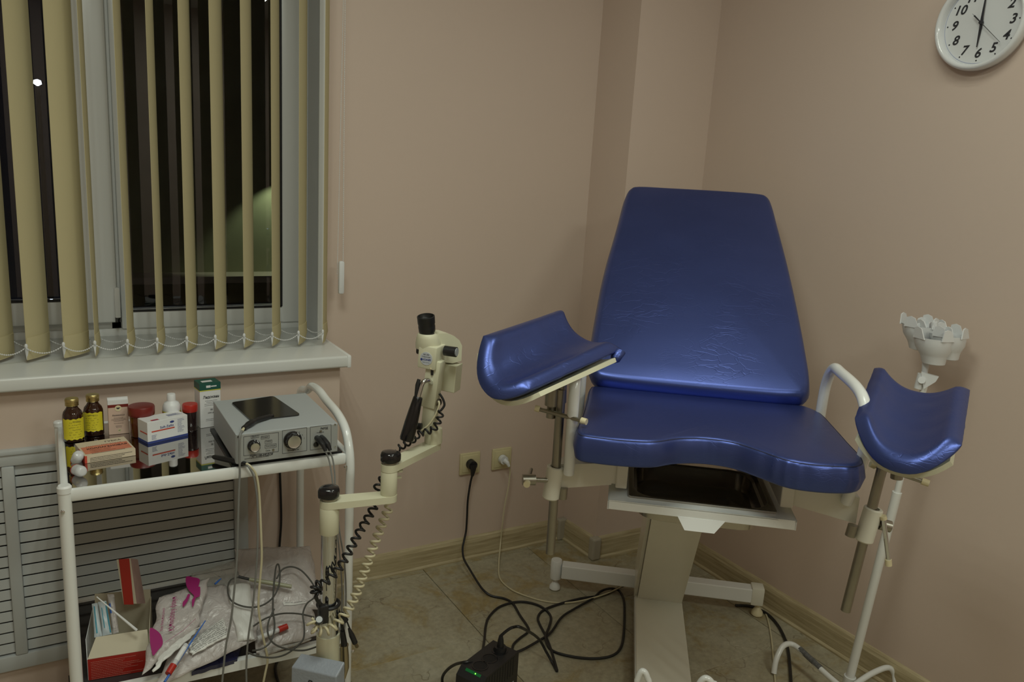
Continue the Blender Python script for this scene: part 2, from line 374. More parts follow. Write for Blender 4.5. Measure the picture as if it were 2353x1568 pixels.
MB().b2((1.725, D - .026, 0), (1.765, D + .001, .090), .006).build('corner_piece', M_cap, bw)
MB().b2((1.750, 2.228, 0), (1.790, 2.262, .090), .007).build('corner_piece', M_cap, bc)
MB().b2((XR - .03, 2.215, 0), (XR, 2.25, .090), .006).build('corner_piece', M_cap, br)
# ================================================================== window
YW = 2.66
win = struct(MB().b2((WX0, YW, .872), (WX1, YW + .05, .9), .003).build('window_1', M_white), 'white plastic window with dark night panes')
def wx(px, y=YW): return P(px, 500, 'y', y).x
def bar(name, x0, z0, x1, z1, y0=YW, y1=YW + .06, m=M_white, par=win, bev=.006):
    return MB().b2((x0, y0, z0), (x1, y1, z1), bev).build(name, m, par, smooth=True)
gR0, gR1 = wx(291), wx(644)
zb = P(470, 708, 'y', YW).z
# fixed outer frame and mullion
bar('frame_side', wx(688), .88, WX1 + .004, 2.42); bar('frame_side', wx(258) - .02, .90, wx(272), 2.42)
bar('frame_bottom', WX0, .885, WX1, .915, YW - .004); bar('frame_bottom', WX0, .90, wx(272), P(230, 744, 'y', YW).z + .05, YW)
# right fixed sash ring
bar('sash_side', gR1, .912, wx(690), 2.36, YW - .012); bar('sash_side', wx(268), .912, gR0, 2.36, YW - .012)
bar('sash_bottom', gR0 - .004, .912, gR1 + .004, zb, YW - .012); bar('sash_top', gR0 - .01, 2.30, gR1 + .01, 2.36, YW - .012)
for a, b in ((gR0 - .003, gR0 + .003), (gR1 - .003, gR1 + .003)):
    MB().b2((a, YW - .014, zb), (b, YW - .008, 2.30)).build('glazing_gasket', M_black, win)
MB().b2((gR0, YW - .014, zb - .003), (gR1, YW - .008, zb + .003)).build('glazing_gasket', M_black, win)
# opening left sash, proud of the frame
YS = YW - .035
def sx(px): return P(px, 500, 'y', YS).x
zbl = P(120, 692, 'y', YS).z; zsb = P(230, 744, 'y', YS).z
gL1 = sx(178)
bar('sash_side', gL1, zsb, sx(262), 2.37, YS, YS + .06, bev=.010); bar('sash_bottom', -.75, zsb, gL1 + .004, zbl, YS, YS + .06, bev=.008)
bar('sash_side', -.80, zsb, -.73, 2.37, YS, YS + .06); bar('sash_top', -.75, 2.30, gL1 + .01, 2.37, YS, YS + .06)
MB().b2((gL1 - .003, YS - .001, zbl), (gL1 + .003, YS + .01, 2.3)).build('glazing_gasket', M_black, win)
MB().b2((-.73, YS - .001, zbl - .003), (gL1, YS + .01, zbl + .003)).build('glazing_gasket', M_black, win)
# hinge cover
h0 = P(268, 662, 'y', YS - .012); h1 = P(272, 731, 'y', YS - .012)
MB().b2((h0.x - .007, YS - .014, h1.z), (h0.x + .008, YS + .01, h0.z), .003).build('hinge_cover', M_white, win, smooth=True)
hp_ = MB(); hp_.cyl((h0.x - .003, YS - .004, h1.z - .014), (h0.x - .003, YS - .004, h1.z), .004); hp_.cyl((h0.x + .007, YS - .004, h1.z - .014), (h0.x + .007, YS - .004, h1.z), .003)
hp_.build('hinge_pin', M_dgrey, win)
MB().b2((gR0, YW + .02, zb), (gR1, YW + .024, 2.3)).build('pane', M_glassdark, win)
MB().b2((-.73, YS + .03, zbl), (gL1, YS + .034, 2.3)).build('pane', M_glassdark, win)
# reveal panel at the right
mb = MB(); mb.b2((WX1 - .006, D + .004, .892), (WX1 + .002, YW + .002, 2.42)); mb.b2((WX1 - .012, 2.585, .892), (WX1 - .003, 2.60, 2.42))
mb.build('reveal_panel', M_reveal, win)
MB().b2((WX1 - .009, D - .006, .892), (WX1 + .012, D + .004, 2.42), .002).build('reveal_trim', M_white, win)
# sill board
sf = 2.204
sill = MB(); sill.box(((-1.5 + .757) / 2, (sf + YW) / 2, (.856 + .892) / 2), (.757 + 1.5, YW - sf, .036), .007, seg=3)
so = struct(sill.build('trim_1', M_sill, smooth=True), 'white plastic window sill board')
MB().b2((.749, sf - .002, .855), (.762, D + .0, .8935), .004).build('end_cap', M_white, so, smooth=True)
# ================================================================== vertical blind
bl = thing('vertical_blind', (.2, 2.37, .9), 'cream fabric vertical blind half open in front of the dark window', 'blind')
# front tip x px at the sill, rear edge px near y=700, and px at y=700 of the front edge
slats = [(-32, -28, 24, .03), (62, 53, 108, .0), (150, 140, 199, .0), (218, 213, 219, .0), (296, 289, 303, 0), (362, 358, 373, 0), (430, 427, 451, 0), (497, 493, 520, 0), (562, 560, 583, 0), (627, 625, 643, 0), (687, 686, 703, 0), (746, 742, 748, 0)]
tips = []
for n_, (tx, a, b, _q) in enumerate(slats):
    yb_ = {62: 828, 150: 825, 218: 820, 296: 816}.get(tx, 812 - (tx - 362) * .072)
    if tx < 0: yb_ = 835
    F = P(a, 700, 'y', 2.345)
    # solve angle so the rear edge (89 mm away) lands on px b
    best = None
    for q in range(0, 1800):
        th = radians(q / 10) - 0.35
        Rr = Vector((F.x + .089 * sin(th), F.y + .089 * cos(th), F.z))
        if Rr.y < F.y + .015: continue
        c = RM.transposed() @ (Rr - EYE); px = CX + FPX * c.x / -c.z
        e = abs(px - b)
        if best is None or e < best[0]: best = (e, th)
    th = best[1]; zb0 = .902
    dx, dy = sin(th), cos(th)
    def sl(i, j, F=F, dx=dx, dy=dy, zb0=zb0):
        w = .089 * i; z = zb0 + (2.5 - zb0) * j
        bow = .007 * (1 - (2 * i - 1) ** 2) * (1 if j > .03 else .6)
        return (F.x + dx * w + dy * bow, F.y + dy * w - dx * bow, z)
    def rows(i, j):  # denser rows near the foot
        return sl(i, (j ** 1) if j > .99 else [0, .006, .012, .02, .028, .034, .04, .5][min(7, int(round(j * 8)))])
    zz = [0, .01, .02, .03, .038, .05, .3, 1.0]
    m = MB()
    vs_ = []; NI = 8
    for j in zz:
        for i in range(NI + 1): vs_.append(sl(i / NI, j))
    nb = len(vs_); nx = Vector((dy, -dx, 0)) * .0009
    vs2 = [Vector(p) + nx for p in vs_]; fs_ = []
    for j in range(len(zz) - 1):
        for i in range(NI):
            q = [j * (NI + 1) + i, j * (NI + 1) + i + 1, (j + 1) * (NI + 1) + i + 1, (j + 1) * (NI + 1) + i]; fs_.append(q); fs_.append([nb + k for k in q[::-1]])
    for j in range(len(zz) - 1):
        for c_ in (0, NI):
            a_, b_ = j * (NI + 1) + c_, (j + 1) * (NI + 1) + c_; fs_.append([a_, b_, nb + b_, nb + a_])
    m.add(vs_ + vs2, fs_)
    s_ = m.build('slat', M_fab, bl, smooth=True, auto=60)
    # folded pocket with the weight at the foot
    pk = MB(); M = frame((F.x, F.y, zb0), (dx, dy, 0), (dy, -dx, 0), (0, 0, 1))
    prof = []
    for side in (1, -1):
        for i in range(NI + 1):
            t = i / NI if side == 1 else 1 - i / NI
            prof.append((.001 + .087 * t, .006 * (1 - (2 * t - 1) ** 2) + side * (.0045 * (1 - abs(2 * t - 1) ** 3) + .0012)))
    lo = [(x, y * .35, 0) for x, y in prof]; mid = [(x, y, .028) for x, y in prof]; hi = [(x, y * .6 + .002, .060) for x, y in prof]; k = len(prof)
    pk.add(lo + mid + hi, [list(range(k)), list(range(2 * k, 3 * k))] + [[r_ * k + i, r_ * k + (i + 1) % k, (r_ + 1) * k + (i + 1) % k, (r_ + 1) * k + i] for r_ in range(2) for i in range(k)], M)
    pk.build('weight_pocket', M_fab, s_, smooth=True, auto=50)
    w = MB(); w.add([(-.001, -.0035, .030), (-.001, .0035, .030), (-.001, 0, .002), (.01, -.0035, .030), (.01, .0035, .030), (.01, 0, .002)], [[0, 1, 2], [3, 5, 4], [0, 3, 4, 1], [0, 2, 5, 3], [1, 4, 5, 2]], M)
    w.lathe([(.0028, .030), (.0040, .036), (.0040, .040), (.0022, .044)], M, 10)
    w.build('weight', M_chk, s_)
    tips.append((M @ Vector((-.003, 0, .034)), M @ Vector((.092, 0, .034))))
ico = bmesh.new(); bmesh.ops.create_icosphere(ico, subdivisions=1, radius=1); IV = [v.co.copy() for v in ico.verts]; IF = [[v.index for v in f.verts] for f in ico.faces]; ico.free()
def bead(m, p, r): m.add([Vector(p) + v * r for v in IV], IF)
for side in (0, 1):
    ch = MB()
    for a, b in zip(tips, tips[1:]):
        a, b = a[side], b[side]; prev = None; pts = []
        for i in range(17):
            t = i / 16; p = a.lerp(b, t); p.z -= .016 * (1 - (2 * t - 1) ** 2); p.y -= .003 * (1 - (2 * t - 1) ** 2); pts.append(p)
            bead(ch, p, .0022)
        ch.tube(pts, .0006, 5)
    ch.build('bead_chain', M_chk, bl, smooth=True)
MB().b2((-1.2, 2.365, 2.5), (.80, 2.41, 2.54), .004).build('headrail', M_white, bl)
cc = MB()
zc = 1.10
for x0, y0, x1, y1 in ((793, 0, 788, 645), (789, 0, 775, 630)):
    A = P(x0, y0, 'y', 2.40); B = P(x1, y1, 'y', 2.40); A = A + (A - B) * .15; n = 150 if x0 > 790 else 150
    for i in range(n): bead(cc, A.lerp(B, i / (n - 1)), .0019 if x0 > 790 else .0015)
    cc.tube([A, B], .0007, 5)
A = P(775, 630, 'y', 2.40); Bq = P(788, 645, 'y', 2.40)
for i in range(14):
    t = i / 13; p = A.lerp(Bq, t); p.z -= .030 * sin(pi * t) + .0; bead(cc, p, .0017)
cc.build('control_chain', M_chk, bl, smooth=True)
w0 = P(785, 600, 'y', 2.392); w1 = P(782, 676, 'y', 2.392)
MB().b2((w0.x - .010, 2.385, w1.z), (w0.x + .009, 2.399, w0.z), .006).build('chain_weight', M_chk, bl, smooth=True)
# ================================================================== outside the window
def farm(name, col): return mat(name, col, .9, bump=.5, bscale=14, var=.25, vscale=3)
ob = thing('neighbouring_building', (3.0, 6.5, -1), 'dim plastered building outside the right window pane', 'building')
lz = P(500, 636, 'y', 6.15).z; lx = P(660, 420, 'y', 6.3)
MB().b2((0.2, 6.4, lz), (6, 6.9, 5)).build('wall', farm('outside_plaster', (.36, .37, .24)), ob)
MB().b2((0.1, 6.15, lz - .05), (6, 6.9, lz)).build('ledge', farm('outside_ledge', (.55, .48, .40)), ob)
MB().b2((0.2, 6.3, -1), (6, 6.85, lz - .05)).build('lower_wall', farm('outside_base', (.05, .035, .03)), ob)
spo.location = lx + Vector((.05, -.10, .12)); spo.rotation_euler = Vector((-.30, .35, -1)).to_track_quat('-Z', 'Y').to_euler()
lp = PD(86, 190, 9.0)
lamp = thing('street_lamp', lp - Vector((0, 0, 4)), 'small bright lamp glowing far outside left pane', 'lamp')
MB().lathe([(.005, -.03), (.035, -.01), (.03, .02), (.005, .03)], Matrix.Translation(lp)).build('lamp_head', mat('lamp_glow', (1, 1, 1), emit=(.85, .95, 1), estr=6), lamp)
MB().cyl(lp - Vector((0, 0, 4)), lp - Vector((0, 0, .03)), .03, .02).build('pole', M_dgrey, lamp)
# ================================================================== radiator cover
rc = thing('radiator_cover', (.15, 2.23, .09), 'pale grey louvred radiator cover under the window sill', 'radiator cover')
RY = 2.222
def rb(n, lo, hi, bev=.004): return MB().b2(lo, hi, bev).build(n, M_rad, rc, smooth=True)
rb('top_rail', (-.80, RY, .660), (.462, RY + .022, .697)); rb('top_rail', (-.80, RY - .004, .690), (.468, RY + .022, .702), .002)
rb('bottom_rail', (-.80, RY, .092), (.462, RY + .022, .135)); rb('right_stile', (.424, RY - .002, .135), (.462, RY + .022, .66))
rb('middle_stile', (-.134, RY - .002, .135), (-.106, RY + .022, .66))
rb('left_stile', (-.80, RY - .002, .135), (-.76, RY + .022, .66))
pitch = (.660 - .137) / 17
lm = None
for bay, (x0, x1) in enumerate(((-.106, .424), (-.76, -.134))):
    for k in range(17):
        zc = .137 + pitch * (k + .5)
        m = MB(); M = Matrix.Translation((0, RY + .013, zc)) @ Matrix.Rotation(radians(-7), 4, 'X')
        m.box(((x0 + x1) / 2, 0, 0), (x1 - x0, .004, pitch * .86), .0015, M); m.build('slat', M_rad, rc)
rbk = MB(); rbk.b2((-.8, 2.30, .15), (.40, 2.34, .64)); rbk.build('radiator_body', M_dgrey, rc)
# ================================================================== sockets and clock
M_sock = mat('socket_cream', (.62, .55, .33), .35)
def socket(px, py, label, plugm, dirn):
    c = P(px, py, 'y', D)
    t = thing('power_socket', (c.x, D, c.z - .043), label, 'socket')
    m = MB(); m.box((c.x, D - .004, c.z), (.084, .009, .084), .0035); m.box((c.x, D - .008, c.z), (.066, .006, .066), .0025)
    m.build('faceplate', M_sock, t, smooth=True)
    m = MB(); M = frame((c.x, D - .0112, c.z), (1, 0, 0), (0, 0, 1), (0, -1, 0))
    m.lathe([(.0215, 0), (.0215, -.006), (.0195, -.006), (.0195, .0005)], M, 28, False, False); m.lathe([(.0205, -.0005), (.002, -.0005)], M, 28)
    m.build('recess', mat('socket_recess', (.30, .26, .16), .5), t)
    return t, c
s1, c1 = socket(1078, 1064, 'cream wall socket with black plug and black cable', None, 0)
s2, c2 = socket(1151, 1053, 'cream wall socket with white plug, right of the other', None, 0)
pl = thing('black_power_cable', (c1.x, D - .02, c1.z - .02), 'thick black power cable from left wall socket down to the floor', 'cable')
m = MB(); m.cyl((c1.x, D - .011, c1.z), (c1.x, D - .034, c1.z), .0185, .0175); m.tube([(c1.x, D - .03, c1.z + .004), (c1.x, D - .034, c1.z - .018), (c1.x, D - .030, c1.z - .04)], [.016, .010, .006])
m.build('plug', M_black, pl, smooth=True)
pl2 = thing('white_power_cable', (c2.x, D - .02, c2.z - .02), 'thin cream power cable from right wall socket to the chair base', 'cable')
m = MB(); m.cyl((c2.x, D - .011, c2.z), (c2.x, D - .028, c2.z), .0175, .0165); m.tube([(c2.x, D - .028, c2.z), (c2.x + .006, D - .040, c2.z - .006), (c2.x + .012, D - .044, c2.z - .02)], [.011, .008, .005])
m.build('plug', M_chk, pl2, smooth=True)
# clock on the right wall
cc_ = Vector((XR, 1.272, 1.922)); cl = thing('wall_clock', (XR, cc_.y, cc_.z - .145), 'round white wall clock near the ceiling on the right wall', 'clock')
_l = P(2162, 70, 'x', XR).y - .0; R0 = _l - cc_.y
_b = P(2248, 167, 'x', XR).z
R0 = max(.12, min(.16, R0))
cc_ = Vector((XR, _l - R0, _b + R0 + .002))
CM = frame(cc_, (0, -1, 0), (0, 0, 1), (-1, 0, 0))
m = MB(); m.lathe([(R0 * .93, 0), (R0 * .985, .006), (R0, .018), (R0 * .985, .030), (R0 * .94, .036), (R0 * .885, .034), (R0 * .86, .026), (R0 * .855, .012)], CM, 72, True, False)
m.build('rim', mat('clock_rim', (.72, .73, .74), .15, coat=.6), cl, smooth=True, auto=80)
MB().lathe([(R0 * .86, .010), (R0 * .86, .013)], CM, 64).build('dial', mat('clock_dial', (.66, .67, .68), .5), cl)
MB().lathe([(R0 * .83, .0132), (R0 * .835, .0136), (R0 * .84, .0132)], CM, 64, False, False).build('dial_ring', mat('dial_ring_blue', (.30, .33, .50), .5), cl)
m = MB()
for h in range(1, 13):
    a = radians(h * 30); r = R0 * .63; x, y = r * sin(a), r * cos(a)
    m.text(str(h), R0 * .27, CM @ Vector((x, y, .0135)), CM.to_3x3() @ Vector((1, 0, 0)), CM.to_3x3() @ Vector((0, 1, 0)), .0004, .28, bold=.0007)
    rr = R0 * .775; m.lathe([(.0020, .0135), (.0018, .0140)], CM @ Matrix.Translation((rr * sin(a), rr * cos(a), 0)), 8)
m.build('numerals', M_ink, cl)
def hand(name, ang, L0, L1, w0, w1, z, mm):
    a = radians(ang); d = Vector((sin(a), cos(a), 0)); n = Vector((cos(a), -sin(a), 0)); vs = []
    for zz_ in (z, z + .0012): vs += [d * L0 + n * w1 * .6 + Vector((0, 0, zz_)), n * w0 + Vector((0, 0, zz_)), d * L1 + n * w1 + Vector((0, 0, zz_)), d * L1 - n * w1 + Vector((0, 0, zz_)), -n * w0 + Vector((0, 0, zz_)), d * L0 - n * w1 * .6 + Vector((0, 0, zz_))]
    q = MB(); q.add(vs, [list(range(6)), list(range(6, 12))[::-1]] + [[i, (i + 1) % 6, 6 + (i + 1) % 6, 6 + i] for i in range(6)], CM); return q.build(name, mm, cl)
hand('hour_hand', 182, -.02, R0 * .50, .004, .0012, .017, M_ink); hand('minute_hand', 1, -.02, R0 * .70, .0034, .0010, .019, M_ink)
hand('second_hand', 133, -.035, R0 * .66, .0008, .0004, .021, M_dgrey)
hand('second_hand_tail', 313, 0, R0 * .23, .0012, .0018, .0212, M_ink)
MB().lathe([(.005, .016), (.005, .023)], CM, 16).build('hand_pin', M_ink, cl)
# ================================================================== gynaecological chair
gc = thing('examination_chair', chw(0, .05, 0), 'blue leatherette gynaecological examination chair with ivory frame in the corner', 'medical chair')
H = CHM
def resamp(pts, k=6): return cr([Vector((x, y, 0)) for x, y in pts], k, True)
def cushion(outline, M, T, r, dome, wr=None, nr=9):
    """outline in local xy (top face at z=0, body below), rounded rims"""
    pts = outline; n = len(pts)
    c = sum(pts, Vector()) / n
    nor = []
    for i in range(n):
        t = (pts[(i + 1) % n] - pts[i - 1]).normalized(); nn = Vector((t.y, -t.x, 0))
        if nn.dot(pts[i] - c) < 0: nn = -nn
        nor.append(nn)
    rings = []
    for k in range(5): a = pi / 2 * k / 4; rings.append((r * (1 - sin(a)) * .7, -T + r * .7 * (1 - cos(a)), 0) if False else (r * .6 * (1 - sin(a)), -T + r * .6 * (1 - cos(a)), 0))
    rings.append((-.004, -T * .55, 0))
    for k in range(1, 7): a = pi / 2 * k / 6; rings.append((r * (1 - cos(a)), -r + r * sin(a), 0))
    vs = []; fs = []
    for ins, z, _ in rings:
        for i in range(n):
            p = pts[i] - nor[i] * ins; w = wr(pts[i], z) if wr else 0
            vs.append(Vector((p.x, p.y, z)) + nor[i] * w)
    base = len(rings)
    for q in range(1, nr + 1):
        f = 1 - q / nr; f = f if q < nr else .02
        for i in range(n):
            p0 = pts[i] - nor[i] * r; p = c + (p0 - c) * f; vs.append(Vector((p.x, p.y, dome * (1 - f * f))))
    tot = base + nr
    for j in range(tot - 1):
        for i in range(n): fs.append([j * n + i, j * n + (i + 1) % n, (j + 1) * n + (i + 1) % n, (j + 1) * n + i])
    fs.append([(tot - 1) * n + i for i in range(n)]); fs.append(list(range(n))[::-1])
    m = MB(); m.add(vs, fs, M); return m, pts, nor
# seat
ZS = .925
so_ = [(-.271, .62), (-.273, .74), (-.276, .86), (-.281, .96), (-.272, 1.002), (-.235, 1.012), (-.175, 1.012), (-.115, 1.000), (-.062, .962), (-.006, .944), (.052, .952), (.100, .990), (.142, 1.028), (.180, 1.040), (.235, 1.038), (.285, 1.020), (.308, .975), (.306, .86), (.303, .74), (.299, .655), (.282, .610), (.255, .592), (.15, .588), (0, .588), (-.15, .590), (-.25, .592)]
def wrs(p, z):
    if p.y < .93: return 0
    k = max(0, 1 - abs(z + .03) / .03)
    return .0042 * (abs(sin(p.x * 95 + 1.5 * sin(p.x * 43))) ** 2.5 - .4) * k * (1 if p.x > .05 else .3)
m, pts, nor = cushion(resamp(so_, 14), H @ Matrix.Translation((0, 0, ZS)), .062, .014, .004, wrs)
m.build('seat', M_blue, gc, smooth=True, auto=180)
st = MB(); st.tube([H @ Vector((p.x - n.x * .004, p.y - n.y * .004, ZS - .004)) for p, n in zip(pts, nor)][:], .0012, 6, False)
st.build('seam', mat('seam_thread', (.02, .025, .07), .6), gc)
# backrest
eyb = Vector((0, -.69, .479)).normalized(); nb_ = Vector((1, 0, 0)).cross(eyb); BM = H @ frame((0, .62, .955), (1, 0, 0), eyb, -nb_)
bo = [(-.262, .012), (-.278, .06), (-.277, .16), (-.2735, .26), (-.268, .37), (-.259, .48), (-.2475, .58), (-.236, .69), (-.226, .79), (-.214, .835), (-.185, .852), (-.09, .854), (0, .855), (.09, .855), (.19, .852), (.225, .838), (.238, .79), (.247, .69), (.256, .59), (.264, .49), (.271, .38), (.276, .28), (.280, .17), (.281, .07), (.268, .012), (.22, -.002), (.1, -.005), (-.1, -.005), (-.22, -.002)]
m, pts, nor = cushion(resamp(bo, 4), BM, .058, .020, .006)
m.build('backrest', M_blue, gc, smooth=True, auto=180)
MB().box((0, .42, -.066), (.40, .76, .014), .004, BM).build('backrest_board', M_beige, gc)
MB().box((0, .20, -.10), (.10, .36, .05), .004, BM).build('backrest_bracket', M_beige, gc)
# seat frame box, tray, basin
fr = MB(H); fr.b2((-.186, .60, .765), (-.160, .885, .862), .003); fr.b2((.176, .60, .765), (.204, .890, .862), .003); fr.b2((-.186, .56, .765), (.204, .62, .862), .003)
fr.b2((-.25, .60, .848), (.27, .78, .863), .002); fr.build('seat_frame', M_beige, gc)
tr = MB(H); x0, x1, yf, yb2 = -.200, .208, .925, .56; zt_ = .752
hx0, hx1, hy0, hy1 = -.152, .168, .60, .898
tr.b2((x0, yb2, zt_ - .003), (hx0, yf, zt_)); tr.b2((hx1, yb2, zt_ - .003), (x1, yf, zt_)); tr.b2((hx0, yb2, zt_ - .003), (hx1, hy0, zt_)); tr.b2((hx0, hy1, zt_ - .003), (hx1, yf, zt_))
tr.b2((x0, yf - .004, zt_ - .022), (x1, yf, zt_), .001); tr.b2((x0, yb2, zt_ - .022), (x0 + .003, yf, zt_)); tr.b2((x1 - .003, yb2, zt_ - .022), (x1, yf, zt_))
tr.add([(-.045, yf + .001, zt_ - .020), (.058, yf + .001, zt_ - .020), (.036, yf + .012, zt_ - .046), (-.028, yf + .012, zt_ - .046), (-.045, yf - .003, zt_ - .020), (.058, yf - .003, zt_ - .020), (.036, yf + .008, zt_ - .048), (-.028, yf + .008, zt_ - .048)], [[0, 1, 2, 3], [7, 6, 5, 4], [0, 4, 5, 1], [1, 5, 6, 2], [2, 6, 7, 3], [3, 7, 4, 0]])
tr.build('tray_drawer', M_metalw, gc)
M_basin = mat('basin_steel', (.46, .43, .38), .2, 1)
def rrect(x0, y0, x1, y1, r, n=6):
    out = []
    for cx2, cy2, a0 in ((x1 - r, y1 - r, 0), (x0 + r, y1 - r, 90), (x0 + r, y0 + r, 180), (x1 - r, y0 + r, 270)):
        for i in range(n + 1): a = radians(a0 + 90 * i / n); out.append((cx2 + r * cos(a), cy2 + r * sin(a)))
    return out
bs = MB(H); n_ = None; rings = [(hx0 - .002, hy0 - .002, hx1 + .002, hy1 + .002, .006, zt_ + .001), (hx0 - .002, hy0 - .002, hx1 + .002, hy1 + .002, .006, zt_ + .005), (hx0 + .002, hy0 + .002, hx1 - .002, hy1 - .002, .006, zt_ + .006), (hx0 + .010, hy0 + .010, hx1 - .010, hy1 - .010, .05, zt_ + .003), (hx0 + .013, hy0 + .013, hx1 - .013, hy1 - .013, .055, zt_ - .012), (hx0 + .019, hy0 + .019, hx1 - .019, hy1 - .019, .055, zt_ - .016), (hx0 + .022, hy0 + .022, hx1 - .022, hy1 - .022, .052, zt_ - .058), (hx0 + .034, hy0 + .034, hx1 - .034, hy1 - .034, .045, zt_ - .064)]
vs_ = []; fs_ = []
for r_ in rings:
    q = rrect(*r_[:5]); n_ = len(q); vs_ += [(x, y, r_[5]) for x, y in q]
for j in range(len(rings) - 1):
    for i in range(n_): fs_.append([j * n_ + i, j * n_ + (i + 1) % n_, (j + 1) * n_ + (i + 1) % n_, (j + 1) * n_ + i])
fs_.append([(len(rings) - 1) * n_ + i for i in range(n_)])
bs.add(vs_, fs_); bsn = bs.build('basin', M_basin, gc, smooth=True, auto=40)
# pillar (parallelogram lift leaning forwards) and base
pm = MB(H)
def leanbox(m, u0, u1, v0b, v1b, zb_, v0t, v1t, zt2):
    m.add([(u0, v0b, zb_), (u1, v0b, zb_), (u1, v1b, zb_), (u0, v1b, zb_), (u0, v0t, zt2), (u1, v0t, zt2), (u1, v1t, zt2), (u0, v1t, zt2)], [[3, 2, 1, 0], [4, 5, 6, 7], [0, 1, 5, 4], [1, 2, 6, 5], [2, 3, 7, 6], [3, 0, 4, 7]])
leanbox(pm, -.066, .082, -.075, .088, .052, .33, .56, .70); pm.build('lift_pillar', M_beige, gc)
pm = MB(H); leanbox(pm, -.078, -.067, -.078, .070, .052, .33, .53, .70); pm.build('pillar_flange', M_beige, gc)
pm = MB(H); pm.b2((-.12, .33, .69), (.14, .60, .765), .004); pm.build('lift_head', M_beige, gc)
bp_ = MB(H); bp_.b2((-.0735, .05, .020), (.084, .66, .060), .003); bp_.build('base_beam', M_beige, gc)
MB(H).b2((-.076, .05, .018), (-.0736, .66, .056)).build('base_side_flange', M_metalw, gc)
zc_ = P(1290, 1302, 'z', .0)
cb = MB(H); zlo, zhi = .055, .105
cb.b2((-.335, -.022, zlo), (.33, .022, zhi), .003); cbo = cb.build('cross_beam', M_metalw, gc)
for u in (-.356, .350):
    q = MB(H); 
    if u < 0: q.lathe([(.0195, .045), (.0205, .050), (.0205, .112), (.0185, .116)], Matrix.Translation((u, 0, 0)), 20)
    else: q.b2((u - .03, -.024, .048), (u + .012, .024, .112), .004)
    q.build('foot_socket', M_metalw if u < 0 else M_beige, gc, smooth=True)
    q = MB(H); q.lathe([(.006, .05), (.006, .034), (.009, .032), (.012, .026), (.019, .016), (.020, .006), (.014, 0)], Matrix.Translation((u, 0, 0)), 20); q.build('levelling_foot', M_metalw if u < 0 else M_cream, gc, smooth=True)
q = MB(H); q.cyl((-.070, .0, .045), (-.070, .0, .075), .004); q.build('bolt', M_steel, gc)
# side brackets, sleeves, rods
def side(sg):
    uI = .195 * sg + (.004 if sg > 0 else 0); uO = .335 * sg; S = 'left' if sg < 0 else 'right'
    b = MB(H)
    vI, vO = .835, .875
    zi0, zi1, zo0, zo1 = .770, .822, .752, .812
    a = [(uI, vI + .045, zi0), (uO, vO + .028, zo0), (uO, vO + .028, zo1), (uI, vI + .045, zi1), (uI, vI - .0, zi0), (uO, vO - .02, zo0), (uO, vO - .02, zo1), (uI, vI - .0, zi1)]
    b.add(a, [[0, 1, 2, 3], [7, 6, 5, 4], [3, 2, 6, 7], [0, 4, 5, 1], [0, 3, 7, 4], [1, 5, 6, 2]])
    b.b2((uI - .012 * sg, vI - .14, zi0 + .002), (uI + .012 * sg, vI + .045, zi1 + .03), .003)
    b.build('bracket_arm', M_beige, gc)
    # outer sleeve: position from symmetric fit
    if sg < 0: top = PU(1277, 1072, v=.905); bot = PU(1265, 1145, v=.905); 
    else: top = PU(2008, 1168, v=.925); bot = PU(1984, 1243, v=.925)
    ax = (top - bot).normalized(); s_ = MB(H); L_ = (top - bot).length
    s_.lathe([(.0165, 0), (.0195, .003), (.0195, L_ - .002), (.0175, L_), (.0125, L_), (.0125, L_ - .03)], axisM(bot, ax), 28, True, False)
    s_.build('rod_sleeve', M_beige, gc, smooth=True)
    return top, bot, ax
tl, bl_, axl = side(-1); trr, brr, axr = side(1)
def rodpts(px0, px1, v0): return PU(*px0, v=v0), PU(*px1, v=v0)
r0, r1 = rodpts((1264, 1272), (1290, 895), .905); q = MB(H); q.cyl(r0, r1, .0105); q.build('leg_rest_rod', M_steel, gc, smooth=True)
r0b, r1b = rodpts((1943, 1404), (2027, 1076), .925); q = MB(H); q.cyl(r0b, r1b, .0105); q.build('leg_rest_rod', M_steel, gc, smooth=True)
# stub ends below brackets
for p0, p1, vv in (((1292, 1146), (1293, 1136), .90), ((1953, 1232), (1956, 1222), .93)):
    a = PU(*p0, v=vv); b = PU(*p1, v=vv); q = MB(H); q.cyl(a, b + (b - a) * 1.5, .0105); q.build('stub_end', M_steel, gc, smooth=True)
# clamp screws with T handles
a = PU(1253, 1103, v=.915); c = a + Vector((-.022, .006, 0)); q = MB(H); q.cyl(a + Vector((.01, 0, 0)), c, .0055); q.cyl(c, c + Vector((-.028, .008, 0)), .0125); cs = q.build('clamp_screw', M_steel, gc, smooth=True)
q = MB(H); cc2 = c + Vector((-.016, .004, 0)); q.cyl(cc2 + Vector((0, -.05, .005)), cc2 + Vector((0, .016, -.002)), .0048); q.build('clamp_lever', M_steel, gc)
q = MB(H); q.cyl(cc2 + Vector((0, .014, -.002)), cc2 + Vector((0, .024, -.003)), .0075); q.build('lever_cap', M_cream, gc, smooth=True)
a = PU(2012, 1203, v=.925); c = PU(2021, 1204, v=.925); d_ = PU(2046, 1211, v=.925); q = MB(H); q.cyl(a, c, .006); q.cyl(c, d_, .0125); q.build('clamp_screw', M_steel, gc, smooth=True)
a = PU(2030, 1190, v=.94); b = PU(2042, 1288, v=.94); q = MB(H); q.cyl(a, b, .0048); q.build('clamp_lever', M_chrome, gc, smooth=True)
for p in ((2029, 1186, 2031, 1194), (2041, 1286, 2042, 1300)):
    a = PU(p[0], p[1], v=.94); b = PU(p[2], p[3], v=.94); q = MB(H); q.cyl(a, b, .0068); q.build('lever_cap', M_cream, gc, smooth=True)
